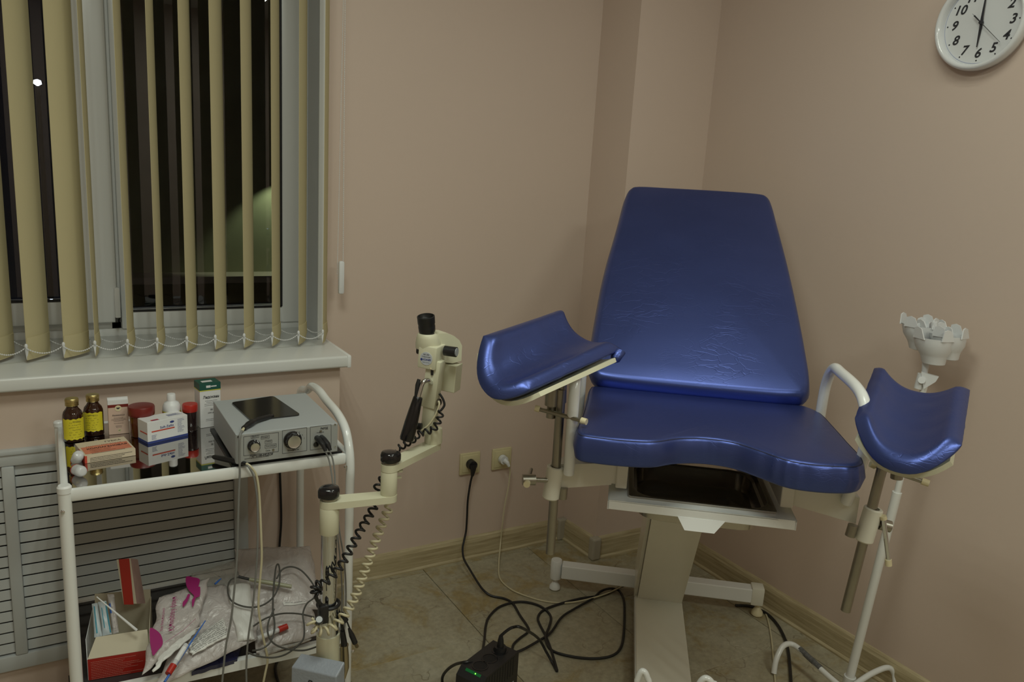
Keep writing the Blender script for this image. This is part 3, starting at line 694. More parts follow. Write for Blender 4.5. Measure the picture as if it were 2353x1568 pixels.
# arm rests
for sg in (-1, 1):
    if sg > 0: pp = [(.308, .905, .80), (.312, .945, .90), (.312, .955, .97), (.308, .925, 1.025), (.305, .87, 1.045), (.300, .76, 1.050), (.300, .69, 1.045), (.300, .645, 1.00), (.300, .632, .93), (.300, .63, .82)]
    else: pp = [(-.292, .915, .80), (-.292, .935, .90), (-.292, .940, .97), (-.292, .915, 1.025), (-.292, .85, 1.045), (-.292, .76, 1.050), (-.292, .69, 1.045), (-.292, .645, 1.00), (-.292, .632, .93), (-.292, .63, .82)]
    q = MB(H); q.tube(cr(pp, 7), .0125, 18); q.build('arm_rest', M_metalw, gc, smooth=True)
    q = MB(H); q.b2((pp[-1][0] - .013, .60, .79), (pp[-1][0] * .6, .66, .83), .003); q.build('arm_rest_mount', M_beige, gc)
q = MB(H); e0 = PU(1386, 1040, v=.86); q.box(e0, (.014, .02, .04), .004); q.build('latch', M_cream, gc, smooth=True)
# leg rests: padded troughs. corners = near/far of ridge 1 and ridge 2, world space
def legrest(c, sagv, bulge, farcut, mount, handle, T=.024, t0=.11, t1=.89, sf=.75):
    n1, f1, n2, f2 = c
    sag = Vector(sagv)
    axis = ((f1 - n1) + (f2 - n2)) * .5
    def surf(s, t):  # s along axis 0 near 1 far, t across 0..1
        q = 2 * t - 1; k = 1 - abs(q) ** 2.2
        A = n1.lerp(f1, s); B = n2.lerp(f2, s); p = A.lerp(B, t) + sag * k * (1 - (1 - sf) * s)
        en = (1 - s) ** 2; p -= axis.normalized() * bulge * (1 - abs(q) ** 2.6) * en
        ef = s ** 2; p -= axis.normalized() * farcut * (1 - q * q) * ef
        return p
    def nrm(s, t):
        e = .01; a = surf(min(s + e, 1), t) - surf(max(s - e, 0), t); b = surf(s, min(t + e, 1)) - surf(s, max(t - e, 0)); n = a.cross(b).normalized()
        return n if n.dot(-sag) > 0 else -n
    m = MB(); NU, NV = 26, 26
    def rimf(s, t):
        a = min(1, min(s, 1 - s) / .07); b = min(1, min(t, 1 - t) / .07)
        f = lambda x: math.sqrt(max(0, 1 - (1 - x) ** 2))
        return f(a) * f(b)
    def top(s, t): 
        w = .0016 * noise.noise(Vector((s * 14, t * 3, 1.3)))
        return surf(s, t) + nrm(s, t) * (T * rimf(s, t) + w)
    def remap(i): # dense near rims
        return .5 - .5 * cos(pi * i)
    topf = lambda i, j: top(remap(i), remap(j))
    def th(i, j): s, t = remap(i), remap(j); return nrm(s, t) * (-(T * 1.2 * rimf(s, t) + .002))
    m.slab(topf, th, NU, NV)
    o = m.build('leg_rest_pad', M_blue, gc, smooth=True, auto=180)
    sh = MB()
    sh.slab(lambda i, j: surf(.06 + .86 * i, t0 + (t1 - t0) * j) - nrm(.06 + .86 * i, t0 + (t1 - t0) * j) * .014, lambda i, j: -nrm(.06 + .86 * i, t0 + (t1 - t0) * j) * .010, 16, 16)
    sh.build('leg_rest_shell', M_colpo, gc, smooth=True, auto=50)
    return surf
Lc = [PD(1112, 772, 1.66), PD(1285, 714, 1.90), PD(1216, 893, 1.56), PD(1424, 802, 1.78)]
Ls = legrest(Lc, (-.006, .012, -.052), .045, .012, None, None, t1=1.0, sf=.62)
q = MB(); a_, b_, c_ = Ls(.99, .93), Ls(1.0, 1.0), Ls(.93, 1.0); dn_ = Vector((0, 0, -.012)); q.tube([a_ + dn_ * .4, a_.lerp(b_, .6) + dn_ * .3, b_ + dn_ * .7, b_.lerp(c_, .7) + dn_ * 1.6, c_ + dn_ * 2.0], [.006, .011, .014, .012, .005], 14); q.build('leg_rest_fold', M_blue, gc, smooth=True, auto=180)
Rc = [PD(1966, 960, 1.74), PD(2010, 846, 1.96), PD(2208, 1022, 1.66), PD(2228, 896, 1.88)]
legrest(Rc, (-.012, -.004, -.050), .055, .012, None, None)
# mounts with T handles (chair frame)
q = MB(H); q.cyl(PU(1269, 931, v=.90), PU(1272, 875, v=.90), .0175); q.cyl(PU(1265, 960, v=.90), PU(1268, 930, v=.90), .0105); q.cyl(PU(1291, 925, v=.90), PU(1292, 880, v=.90), .010); q.build('leg_rest_mount', M_steel, gc, smooth=True)
a, b = PU(1240, 941, v=.91), PU(1336, 967, v=.96); q = MB(H); q.cyl(a, b, .0048); q.build('clamp_lever', M_steel, gc, smooth=True)
for e, f in ((a, PU(1229, 938, v=.91)), (b, PU(1348, 970, v=.965))): q = MB(H); q.cyl(e, f, .0075, .007); q.build('lever_cap', M_cream, gc, smooth=True)
q = MB(H); q.cyl(PU(2060, 1100, v=.90), PU(2063, 1070, v=.90), .0125); q.build('leg_rest_mount', M_steel, gc, smooth=True)
a, b = PU(2011, 1071, v=.90), PU(2118, 1106, v=.93); q = MB(H); q.cyl(a, b, .0048); q.build('clamp_lever', M_steel, gc, smooth=True)
for e, f in ((a, PU(2000, 1066, v=.90)), (b, PU(2135, 1112, v=.935))): q = MB(H); q.cyl(e, f, .0072, .007); q.build('lever_cap', M_cream, gc, smooth=True)
# ================================================================== step with bent tube frame in front of the chair
ss = thing('step_stool', chw(0, .75, 0), 'bent white tubes of a step at the foot of the chair', 'step')
for pxs, nm in ((((1462, 1590), (1466, 1560), (1476, 1543), (1487, 1556), (1491, 1600)), .16), (((1602, 1600), (1607, 1572), (1621, 1559), (1636, 1570), (1642, 1600)), .15)):
    top = P(*pxs[2], 'z', .31); pts = [PP(x, y, top, (ray(1550, 1500).x, ray(1550, 1500).y, 0)) for x, y in pxs]
    pts = [Vector((pts[0].x, pts[0].y, .0))] + pts + [Vector((pts[-1].x, pts[-1].y, .0))]
    q = MB(); q.tube(cr(pts, 6), .0076, 12); q.build('bent_tube', M_metalw, ss, smooth=True)
# ================================================================== infusion stand at the right wall
PB = P(1940, 1610, 'x', 1.97)
iv0 = Vector((1.97, PB.y, 0.0)); ivt = P(2122, 895, 'x', 1.99)
iv = thing('infusion_stand', (iv0.x, iv0.y, 0), 'thin white infusion stand with bottle holder head beside the right wall', 'stand')
pole_dir = (ivt - P(1950, 1568, 'x', 1.97)).normalized(); pb = P(1950, 1568, 'x', 1.97)
q = MB(); q.cyl(pb - pole_dir * (pb.z - .10 if pb.z > .1 else .0), ivt - pole_dir * .30, .0125); q.build('pole', M_metalw, iv, smooth=True)
q = MB(); q.cyl(ivt - pole_dir * .32, ivt + pole_dir * .03, .0085); q.build('upper_pole', M_metalw, iv, smooth=True)
hub = pb.copy()
def ivleg(pxs, zs, nm='leg'):
    pts = [P(x, y, 'z', z) for (x, y), z in zip(pxs, zs)]; q = MB(); q.tube(cr(pts, 8), .0085, 12); return q.build(nm, M_metalw, iv, smooth=True)
l1 = ivleg([(1778, 1548), (1784, 1515), (1800, 1485), (1822, 1482), (1850, 1504), (1893, 1545), (1945, 1590)], [.006, .045, .075, .075, .070, .06, .05])
l2 = ivleg([(2058, 1575), (2054, 1548), (2040, 1535), (2010, 1545), (1980, 1563), (1945, 1590)], [.02, .05, .07, .068, .06, .05])
q = MB(); q.cyl(hub - pole_dir * .06, hub + pole_dir * .02, .017); q.build('hub', M_metalw, iv, smooth=True)
a, b = P(1838, 1492, 'z', .0735), P(1886, 1537, 'z', .0635)
q = MB(); q.tube([a.lerp(b, .0), a.lerp(b, 1)], .0089, 12); q.build('sticker', mat('sticker_grey', (.12, .12, .12), .5, var=.9, vscale=120), iv)
# holder head: ring of lobed cup with prongs
hc = P(2146, 775, 'x', 1.99)
HF = (hc - EYE); HF.z = 0; HF.normalize(); HRt = Vector((HF.y, -HF.x, 0))
tilt = Matrix.Rotation(radians(-8), 3, HF) 
up_ = tilt @ Vector((0, 0, 1)); HM0 = frame(hc, HRt, HF, up_)
def hpos(px, py, off=0): # px in the picture on the vertical plane through the holder
    return PP(px, py, hc + HF * off, HF)
hd = MB()
sca = (hc - EYE).length / FPX
for (px, py, off, rr, hh) in ((2113, 770, .045, 31, 62), (2145, 800, -.0, 34, 66), (2178, 792, .02, 31, 60), (2140, 765, .055, 24, 40)):
    c = hpos(px, py, off); r = rr * sca * 1.02; h = hh * sca
    prof = [(r * .45, -h * .5), (r * .62, -h * .47), (r * .72, -h * .25), (r * .78, -h * .18), (r * .98, .0), (r * 1.05, h * .22), (r * 1.08, h * .34)]
    M = frame(c, HRt, HF, up_)
    hd.lathe(prof, M, 22, True, False); hd.lathe([(a - .003, b) for a, b in prof], M, 22, True, False)
    for k in range(4):
        an = radians(45 + 90 * k + (20 if rr == 31 else 0)); p0 = M @ Vector((r * 1.06 * cos(an), r * 1.06 * sin(an), h * .30)); p1 = M @ Vector((r * 1.08 * cos(an), r * 1.08 * sin(an), h * .62))
        tn = M.to_3x3() @ Vector((-sin(an), cos(an), 0)); wv = .015; nn = M.to_3x3() @ Vector((cos(an), sin(an), 0)) * .0015
        vs_ = []
        for s_ in (-1, 1): vs_ += [p0 + tn * wv * 1.3 + nn * s_, p0 - tn * wv * 1.3 + nn * s_, p1 - tn * wv * .75 + nn * s_, p1 + up_ * .004 + nn * s_, p1 + tn * wv * .75 + nn * s_]
        hd.add(vs_, [[0, 1, 2, 3, 4], [9, 8, 7, 6, 5], [0, 5, 6, 1], [1, 6, 7, 2], [2, 7, 8, 3], [3, 8, 9, 4], [4, 9, 5, 0]])
hd.build('bottle_holder', M_chk, iv, smooth=True, auto=40)
q = MB(); q.cyl(hpos(2146, 785, .02), hpos(2147, 740, .02), .0085); q.build('holder_spindle', M_chk, iv, smooth=True)
q = MB(); q.cyl(hpos(2124, 862, .01), hpos(2128, 828, .01), .0075, .009); q.cyl(hpos(2110, 893, 0), hpos(2120, 860, 0), .011, .012); q.build('holder_stem', M_chk, iv, smooth=True)
q = MB(); A = [hpos(2117, 856, -.014), hpos(2157, 867, -.014), hpos(2150, 878, -.014), hpos(2122, 895, -.014)]; B = [p + HF * .012 for p in A]
q.add(A + B, [[0, 1, 2, 3], [7, 6, 5, 4]] + [[i, (i + 1) % 4, 4 + (i + 1) % 4, 4 + i] for i in range(4)]); q.cyl(hpos(2118, 874, -.018), hpos(2118, 874, .004), .009); q.build('clamp_wing', M_chk, iv)
# ================================================================== trolley
TY0, TY1, TX1 = 1.742, 2.177, .598
tr_ = thing('instrument_trolley', (.30, 1.96, 0), 'white tubular instrument trolley with dark shelves under the window', 'trolley')
def tpart(n, m, mt, sm=True): return m.build(n, mt, tr_, smooth=sm)
ZT = .770
m = MB(); m.cyl((0, TY0, .06), (0, TY0, ZT - .004), .0125); tpart('leg', m, M_metalw)
m = MB(); m.lathe([(.0135, -.008), (.0138, .004), (.011, .008)], Matrix.Translation((0, TY0, ZT - .0)), 20); tpart('post_cap', m, M_white)
m = MB(); m.cyl((-.004, TY1, .06), (-.004, TY1, ZT + .0), .0095); tpart('leg', m, M_metalw)
m = MB(); m.lathe([(.0112, -.006), (.0114, .004), (.009, .007)], Matrix.Translation((-.004, TY1, ZT + .004)), 20); tpart('post_cap', m, M_white)
hx = TX1 + .004
pp = [(hx, TY0 - .004, .06), (hx, TY0 - .004, .40), (hx, TY0 - .004, .66)] + [P(x, y, 'x', hx) for x, y in ((805, 1075), (802, 1030), (793, 985), (775, 950), (750, 920), (733, 898), (716, 888), (707, 897))]
rear = P(706, 1100, 'x', hx)
pp += [Vector((hx, TY1, .80)), Vector((hx, TY1, .70)), Vector((hx, TY1, .3)), Vector((hx, TY1, .06))]
m = MB(); m.tube(cr(pp, 8), .0108, 18); tpart('handle_frame', m, M_metalw)
# top shelf rails
for n_, (a, b) in {'shelf_rail': ((0, TY0), (TX1, TY0)), 'shelf_rail.': ((0, TY1), (TX1, TY1))}.items():
    m = MB(); m.b2((a[0] + .006, a[1] - .008, ZT - .029), (b[0] - .006, b[1] + .008, ZT - .001), .007); tpart('shelf_rail', m, M_metalw)
for x in (0, TX1):
    m = MB(); m.b2((x - .008, TY0, ZT - .027), (x + .008, TY1, ZT - .001), .006); tpart('shelf_rail', m, M_metalw)
m = MB(); m.b2((.008, TY0 + .008, ZT - .009), (TX1 - .008, TY1 - .008, ZT - .004)); tpart('upper_shelf', m, M_tray, False)
m = MB(); m.b2((.33, TY0 + .010, ZT - .0038), (TX1 - .012, 2.03, ZT + .0)); mt_ = m.build('black_mat', M_black, tr_)
# lower shelf
m = MB(); a = [Vector((0, TY0 - .008, .298)), Vector((TX1, TY0 - .008, .272))]
m.add([(0.006, TY0 - .009, .298), (TX1 - .006, TY0 - .009, .274), (TX1 - .006, TY0 + .009, .274), (.006, TY0 + .009, .298), (.006, TY0 - .009, .272), (TX1 - .006, TY0 - .009, .250), (TX1 - .006, TY0 + .009, .250), (.006, TY0 + .009, .272)], [[0, 1, 2, 3], [7, 6, 5, 4], [0, 4, 5, 1], [1, 5, 6, 2], [2, 6, 7, 3], [3, 7, 4, 0]]); tpart('shelf_rail', m, M_metalw, False)
m = MB(); m.b2((0, TY1 - .008, .262), (TX1, TY1 + .008, .288), .006); tpart('shelf_rail', m, M_metalw)
for x in (0, TX1): m = MB(); m.b2((x - .008, TY0, .262), (x + .008, TY1, .286), .006); tpart('shelf_rail', m, M_metalw)
ZL = .279
m = MB(); m.b2((.008, TY0 + .010, ZL - .006), (TX1 - .008, TY1 - .008, ZL)); tpart('lower_shelf', m, mat('dark_shelf', (.05, .045, .045), .08, .2), False)
for x, y in ((0, TY0), (-.004, TY1), (hx, TY0), (hx, TY1)):
    m = MB(); m.cyl((x - .012, y, .03), (x + .012, y, .03), .029, n=28); m.b2((x - .014, y - .008, .03), (x + .014, y + .008, .065)); tpart('caster', m, M_black)
for px, py, nm in ((144, 1177, 1), (808, 1076, 1), (794, 1073, 1), (811, 1497, 1)):
    q = P(px, py, 'y', TY0 - .012 if nm else TY0)
    m = MB(); m.lathe([(.0042, 0), (.0040, .0016), (.0015, .003)], frame(q, (1, 0, 0), (0, 0, 1), (0, -1, 0)), 14); tpart('screw', m, M_chrome)
# ------------------------------------------------------------------ bottles and cartons on the shelf
ZI = ZT - .0035
def bottle(px, py, label, capm=M_gold):
    c = P(px, py, 'z', ZI); c.z = ZI; top = .871 if px < 200 else .868; h = top - ZI
    t = thing('medicine_bottle', c, label, 'bottle', None); M = Matrix.Translation(c)
    r = .0222
    m = MB(); m.lathe([(r * .85, 0), (r, .002), (r, h * .56), (r * .97, h * .63), (r * .85, h * .70), (r * .62, h * .765), (r * .55, h * .80), (r * .55, h * .84)], M, 40); m.build('body', M_amber, t, smooth=True, auto=60)
    m = MB(); m.lathe([(.0142, h * .835), (.0146, h * .84), (.0146, h * .865), (.0136, h * .87), (.0136, h * .885), (.0146, h * .89), (.0146, h * .905), (.0138, h * .91), (.0138, h * .925), (.0147, h * .93), (.0147, h * .985), (.0135, h)], M, 36); m.build('cap', capm, t, smooth=True, auto=50)
    a0 = math.atan2(-c.y, -c.x) + (.15 if px < 200 else -.25); m = MB(); n = 18; w = 1.25; z0, z1 = (.008, h * .56) if px < 200 else (.014, h * .60)
    vs_ = []; 
    for j in (0, 1):
        for i in range(n + 1):
            a = a0 - w + 2 * w * i / n; vs_.append((c.x + (r + .0006) * cos(a), c.y + (r + .0006) * sin(a), c.z + (z0, z1)[j] + .0012 * sin(i * 1.7)))
    m.add(vs_, [[i, i + 1, n + 2 + i, n + 1 + i] for i in range(n)]); lb = m.build('paper_label', M_yellow, t)
    m = MB(); dr = Vector((cos(a0), sin(a0), 0)); rt = Vector((-dr.y, dr.x, 0))
    # printed strip and handwriting strokes bent round the bottle
    def on(s_, z): a = a0 + s_ / r; return Vector((c.x + (r + .0011) * cos(a), c.y + (r + .0011) * sin(a), c.z + z))
    for k in range(7):
        z = z0 + (z1 - z0) * (.12 + .12 * k); x = -.012
        random.seed(k + px)
        while x < .013:
            L_ = random.uniform(.001, .004); 
            if random.random() < .62: m.tube([on(x, z), on(x + L_ / 2, z + random.uniform(-.0012, .0012)), on(x + L_, z + random.uniform(-.0008, .0008))], .00022, 4)
            x += L_ + .0007
    m.build('handwriting', M_ink, lb)
    m = MB(); m.text('АПТЕКА' if px < 200 else 'НАРУЖНОЕ', .0042, on(.004, z1 - .006), rt, (0, 0, 1), .0003); m.build('print', M_ink, lb)
    return t
random.seed(3)
bottle(170, 1012, 'amber bottle with gold cap and yellow label, leftmost on the trolley'); bottle(217, 998, 'amber bottle with gold cap, standing behind the leftmost bottle beside the beige carton')
def carton(name, label, c, w, d, h, yaw, mt, cat='box', skew=None):
    M = Matrix.Translation(c) @ Matrix.Rotation(yaw, 4, 'Z')
    t = thing(name, c, label, cat); m = MB(); m.box((0, 0, h / 2), (w, d, h), .0008, M); m.build('carton', mt, t)
    return t, M
def face(M, x, y, z): return M @ Vector((x, y, z))
def strip(t, name, M, x0, x1, z0, z1, y, mt, th=.0003):
    m = MB(); m.b2((x0, y - th, z0), (x1, y, z1), 0, M); return m.build(name, mt, t)
def ftext(m, M, txt, s_, x, z, y, **k): R3 = M.to_3x3(); m.text(txt, s_, M @ Vector((x, y, z)), R3 @ Vector((1, 0, 0)), R3 @ Vector((0, 0, 1)), .0004, **k)
def lines(m, M, x, z0, n, w, y, dz=.0028, th=.0005, seed=0, centre=True):
    random.seed(seed)
    for k in range(n):
        ww = w * random.uniform(.55, 1); xs = x - ww / 2 if centre else x; e = xs + ww
        while xs < e:
            L_ = random.uniform(.0012, .004); m.b2((xs, y - .0003, z0 - k * dz), (min(xs + L_, e), y, z0 - k * dz + th), 0, M); xs += L_ + .0007
# beige carton
a, b = P(251, 1000, 'z', ZI), P(298, 996, 'z', ZI); w_ = (b - a).length; c = (a + b) / 2 + Vector((.0, .016, 0)); c.z = ZI
t, M = carton('medicine_carton', 'tall beige medicine carton with dark red band near its top', c, .045, .032, .086, math.atan2((b - a).y, (b - a).x) * .4, M_pinkb)
strip(t, 'band', M, -.0226, .0226, .069, .076, -.016, M_dred); strip(t, 'white_top', M, -.0226, .0226, .0765, .0863, -.016, M_box)
m = MB(); m.b2((-.0225, -.016, .086), (.0225, .016, .0864), 0, M); m.box((.0, -.005, .0885), (.045, .0006, .006), 0, M); m.build('top_flap', M_box, t)
m = MB(); m.lathe([(.0075, 0), (.0075, .0004)], M @ frame((0, -.0163, .0665), (1, 0, 0), (0, 0, 1), (0, -1, 0)), 20); m.lathe([(.0038, 0), (.0038, .0004)], M @ frame((0.001, -.0163, .010), (1, 0, 0), (0, 0, 1), (0, -1, 0)), 16); m.build('emblem_disc', M_cream, t)
m = MB(); ftext(m, M, 'Аммихол', .0062, 0, .049, -.0163); m.add([M @ Vector(v) for v in ((-.005, -.0172, .0685), (.005, -.0172, .0685), (.002, -.0172, .0655), (0, -.0172, .0645), (-.002, -.0172, .0655))], [[0, 4, 3, 2, 1]])
lines(m, M, 0, .042, 4, .034, -.0162, .0028, seed=1); lines(m, M, 0, .028, 1, .022, -.0162, seed=2); lines(m, M, 0, .021, 2, .022, -.0162, seed=3); ftext(m, M, '40', .0055, .001, .010, -.0166)
m.build('print', M_ink, t)
# big jar with dark red lid
c = P(327, 1000, 'z', ZI); c.z = ZI; t = thing('specimen_jar', c, 'wide brown jar with broad dark red screw lid', 'jar'); M = Matrix.Translation(c)
zt2 = P(326, 932, 'y', c.y).z; h = zt2 - ZI
m = MB(); m.lathe([(.024, 0), (.026, .003), (.027, h - .020), (.026, h - .018)], M, 40); m.build('body', mat('brown_plastic', (.10, .022, .006), .18, coat=.3), t, smooth=True, auto=60)
m = MB(); m.lathe([(.0282, h - .024), (.0302, h - .022), (.0305, h - .016), (.0305, h - .003), (.029, h), (.020, h + .0008)], M, 44); m.build('lid', M_dred, t, smooth=True, auto=50)
# small white bottle
c = P(394, 930, 'y', 2.06); c.z = ZI; t = thing('plastic_bottle', c, 'small white plastic bottle with white cap behind the bandage carton', 'bottle'); M = Matrix.Translation(c)
zt2 = P(394, 905, 'y', 2.06).z; h = zt2 - ZI
m = MB(); m.lathe([(.020, 0), (.0215, .002), (.0215, h - .038), (.0205, h - .030), (.0165, h - .022), (.011, h - .019), (.010, h - .016)], M, 36); m.build('body', M_chk, t, smooth=True, auto=60)
m = MB(); m.lathe([(.0105, h - .018), (.0102, h - .002), (.009, h)], M, 28); m.build('cap', M_box, t, smooth=True, auto=50)
m = MB(); m.lathe([(.0218, .015), (.0218, h - .042)], M, 36, False, False); m.build('wrap_label', M_ylw, t, smooth=True)
m = MB(); m.lathe([(.0220, h - .050), (.0220, h - .045)], M, 36, False, False); m.build('red_stripe', M_inkr, t, smooth=True)
# sample jar with bright red lid
c = P(438, 988, 'z', ZI); c.z = ZI; t = thing('sample_jar', c, 'narrow dark jar with bright red lid between bandage carton and tall white carton', 'jar'); M = Matrix.Translation(c)
h = P(437, 928, 'y', c.y).z - ZI
m = MB(); m.lathe([(.0155, 0), (.0165, .002), (.0168, h - .018), (.0162, h - .015)], M, 36); m.build('body', mat('dark_liquid', (.022, .012, .012), .12, coat=.4), t, smooth=True, auto=60)
m = MB(); m.lathe([(.0180, h - .019), (.0186, h - .017), (.0186, h - .003), (.0172, h)], M, 40); m.build('lid', M_red, t, smooth=True, auto=50)
# bandage carton
a, b = P(340, 1022, 'z', ZI), P(432, 1001, 'z', ZI); dxy = (b - a); yaw = math.atan2(dxy.y, dxy.x); w_ = dxy.length
nrm_ = Vector((-sin(yaw), cos(yaw), 0)); c = (a + b) / 2 + nrm_ * .024; c.z = ZI; h = .054
t, M = carton('bandage_carton', 'white bandage carton with red stripe and blue foot edge', c, w_, .048, h, yaw, M_box)
y_ = -.0241; W2 = w_ / 2
strip(t, 'blue_edge', M, -W2, W2, 0, .006, y_, M_inkb); m = MB(); m.b2((-W2 - .0004, -.024, 0), (-W2, .024, .006), 0, M); m.build('blue_edge', M_inkb, t)
strip(t, 'red_stripe', M, -W2 + .010, W2 - .034, .0275, .0305, y_, M_inkr); m = MB(); m.b2((-W2 - .0005, -.022, .024), (-W2, .012, .0265), 0, M); m.b2((-W2 + .014, -.018, h), (-W2 + .032, -.010, h + .0004), 0, M); m.build('red_stripe', M_inkr, t)
m = MB(); ftext(m, M, 'Soft-Zellin', .0082, W2 - .053, .0355, y_, bold=.0001); m.lathe([(.0055, 0), (.0055, .0003)], M @ frame((W2 - .040, y_, .0445), (1, 0, 0), (0, 0, .55), (0, -1, 0)) @ Matrix.Diagonal((1, .5, 1, 1)), 20)
lines(m, M, W2 - .026, .047, 11, .018, y_, .0032, .0006, 5, False); lines(m, M, -W2 + .010, .019, 4, .014, y_, .0032, .0008, 6, False); m.build('print', M_inkb, t)
m = MB(); MT = M @ frame((0, 0, h + .0003), (1, 0, 0), (0, 0, -1), (0, 1, 0)); lines(m, M @ frame((.010, -.006, h + .0004), (1, 0, 0), (0, 0, -1), (0, 1, 0)), .0, 0.01, 5, .040, 0, .003, .0006, 8, False); lines(m, M @ frame((-W2 + .016, -.02, h + .0004), (1, 0, 0), (0, 0, -1), (0, 1, 0)), 0, .006, 3, .020, 0, .0026, .0006, 9, False); m.build('print', M_inkb, t)
# tall white carton
a, b = P(461, 985, 'z', ZI), P(508, 978, 'z', ZI); dxy = (b - a); yaw = math.atan2(dxy.y, dxy.x); w_ = .052; nrm_ = Vector((-sin(yaw), cos(yaw), 0)); c = a + dxy.normalized() * w_ / 2 + nrm_ * .022; c.z = ZI
h = P(459, 884, 'y', a.y).z - ZI
t, M = carton('spray_carton', 'tall white lidocaine carton with dark green top', c, w_, .044, h, yaw, M_box); W2 = w_ / 2; y_ = -.0221
m = MB(); m.b2((-W2 - .0004, -.0226, h - .017), (W2 + .0004, .0226, h + .001), 0, M); m.build('green_top', M_green, t)
m = MB(); m.b2((-W2 - .0005, -.0228, h - .019), (W2 + .0005, .0228, h - .0172), 0, M); m.build('yellow_line', M_ylw, t)
m = MB(); ftext(m, M, 'Лидокаин', .0098, .002, h - .036, y_, width=.040, bold=.0002); lines(m, M, 0.002, h - .046, 4, .040, y_, .0042, .0007, 11); ftext(m, M, '38 г', .0062, .004, h - .070, y_); ftext(m, M, '(650 доз)', .0055, .004, h - .078, y_); lines(m, M, .002, h - .095, 2, .036, y_, .004, .0006, 12)
m.build('print', M_ink, t)
m = MB(); m.b2((-.010, -.0231, h - .011), (.001, -.0227, h - .005), 0, M); m.b2((.002, -.0231, h - .0095), (.016, -.0227, h - .0065), 0, M); m.b2((-.016, -.010, h + .001), (.010, .004, h + .0014), 0, M); m.build('print', M_chk, t)
# collagen sponge carton, lying flat
A, B = P(196, 1066, 'z', ZI), P(312, 1047, 'z', ZI); zt3 = ZI + .017
E_, F_ = P(160, 1020, 'z', zt3), P(296, 1003, 'z', zt3)
ex_ = (B - A); ey_ = ((E_ - A) + (F_ - B)) / 2; ey_.z = 0; c = A.copy(); c.z = ZI
t = thing('sponge_carton', c, 'flat cream and red carton lying at the front left of the upper shelf', 'box')
ex_.z = 0; LX, LY = ex_.length, ey_.length; exn, eyn = ex_.normalized(), ey_.normalized()
M = Matrix(((exn.x, eyn.x, 0, c.x), (exn.y, eyn.y, 0, c.y), (0, 0, 1, c.z), (0, 0, 0, 1)))
m = MB(); m.b2((0, 0, 0), (LX, LY, .017), .0006, M); m.build('carton', mat('cream_carton', (.62, .52, .38), .5), t)
m = MB(); m.b2((-.0004, -.0004, 0), (.004, 0, .0172), 0, M); m.b2((-.0004, 0, .0), (0, LY * .6, .0172), 0, M); m.build('red_edge', M_inkr, t)
def top_patch(x0, y0, x1, y1, mt, nm, dz=.0002): q = MB(); q.b2((x0, y0, .017), (x1, y1, .017 + dz), 0, M); return q.build(nm, mt, t)
M_salm = mat('salmon_print', (.60, .20, .12), .5, var=.35, vscale=60)
top_patch(.004, LY * .12, LX - .004, LY * .62, M_salm, 'salmon_field')
m = MB(); R3 = M.to_3x3(); m.text('КОЛЛАГЕНОВАЯ', .013, M @ Vector((LX * .53, LY * .44, .0173)), exn, eyn, .0003, width=LX * .80, bold=.0002); m.text('ГУБКА', .011, M @ Vector((LX * .72, LY * .80, .0173)), exn, eyn, .0003, width=LX * .32)
lines(m, M @ frame((0, 0, .0172), (1, 0, 0), (0, 0, -1), (0, 1, 0)), .016, LY * .30, 3, LX * .7, 0, .010, .0012, 14, False)
lines(m, M, .010, .010, 3, LX * .85, -.0002, .0035, .0009, 15, False); m.build('print', M_ink, t)
m = MB(); m.text('ГЕМОСТАТИЧЕСКАЯ', .006, M @ Vector((LX * .5, LY * .62, .0173)), exn, eyn, .0003, width=LX * .7); m.build('print', M_inkr, t)
# little vials
for i, (px, py, lab, ax) in enumerate(((178, 1052, 'small translucent vial leaning on the flat carton, rear one', (.15, -.55, .55)), (182, 1082, 'small translucent vial lying at the shelf front corner', (.35, -.9, .12)))):
    c = P(px, py, 'z', ZI + .012); t = thing('plastic_vial', Vector((c.x, c.y, ZI)), lab, 'vial'); A_ = Vector(ax).normalized()
    Mv = axisM(c - A_ * .017, A_)
    m = MB(); m.lathe([(.009, 0), (.0112, .001), (.0118, .024), (.0118, .026), (.0095, .033), (.006, .0345)], Mv, 24); m.build('body', M_cup, t, smooth=True, auto=50)
    m = MB(); m.lathe([(.0121, .002), (.0121, .005)], Mv, 24, False, False); m.build('red_ring', M_inkr, t)
# ------------------------------------------------------------------ electrosurgical unit
dx0, dx1, dy0, dy1, dz0, dz1 = .335, .568, 1.730, 2.005, .779, .849
eu = thing('electrosurgical_unit', ((dx0 + dx1) / 2, (dy0 + dy1) / 2, ZI + .002), 'grey metal electrosurgical unit with two knobs on the trolley', 'device')
m = MB(); m.b2((dx0, dy0 + .004, dz0), (dx1, dy1, dz1), .0015); m.build('casing', M_grey, eu)
m = MB(); m.b2((dx0 + .001, dy0, dz0 + .001), (dx1 - .001, dy0 + .004, dz1 - .001), .0006); m.build('front_panel', mat('silver_panel', (.42, .44, .44), .38, .35), eu)
for x in (dx0 + .02, dx1 - .02):
    for y in (dy0 + .02, dy1 - .03): m = MB(); m.cyl((x, y, ZT + .0004), (x, y, dz0), .007); m.build('rubber_foot', M_black, eu)
def dp(px, py): q = P(px, py, 'y', dy0 - .0004); return q
def outline(m, pts, th=.0005):
    pts = [dp(*p) for p in pts]
    for a, b in zip(pts, pts[1:] + pts[:1]): m.tube([a, b], th, 4)
pr = MB()
def pbox(x0, y0, x1, y1, th=.0004): # px box on the panel using its perspective corners
    sl_ = -.127; outline(pr, [(x0, y0), (x1, y0 + sl_ * (x1 - x0)), (x1, y1 + sl_ * (x1 - x0)), (x0, y1)], th)
pbox(560, 1004, 640, 1048); pbox(649, 990, 705, 1043); pbox(713, 982, 761, 1035)
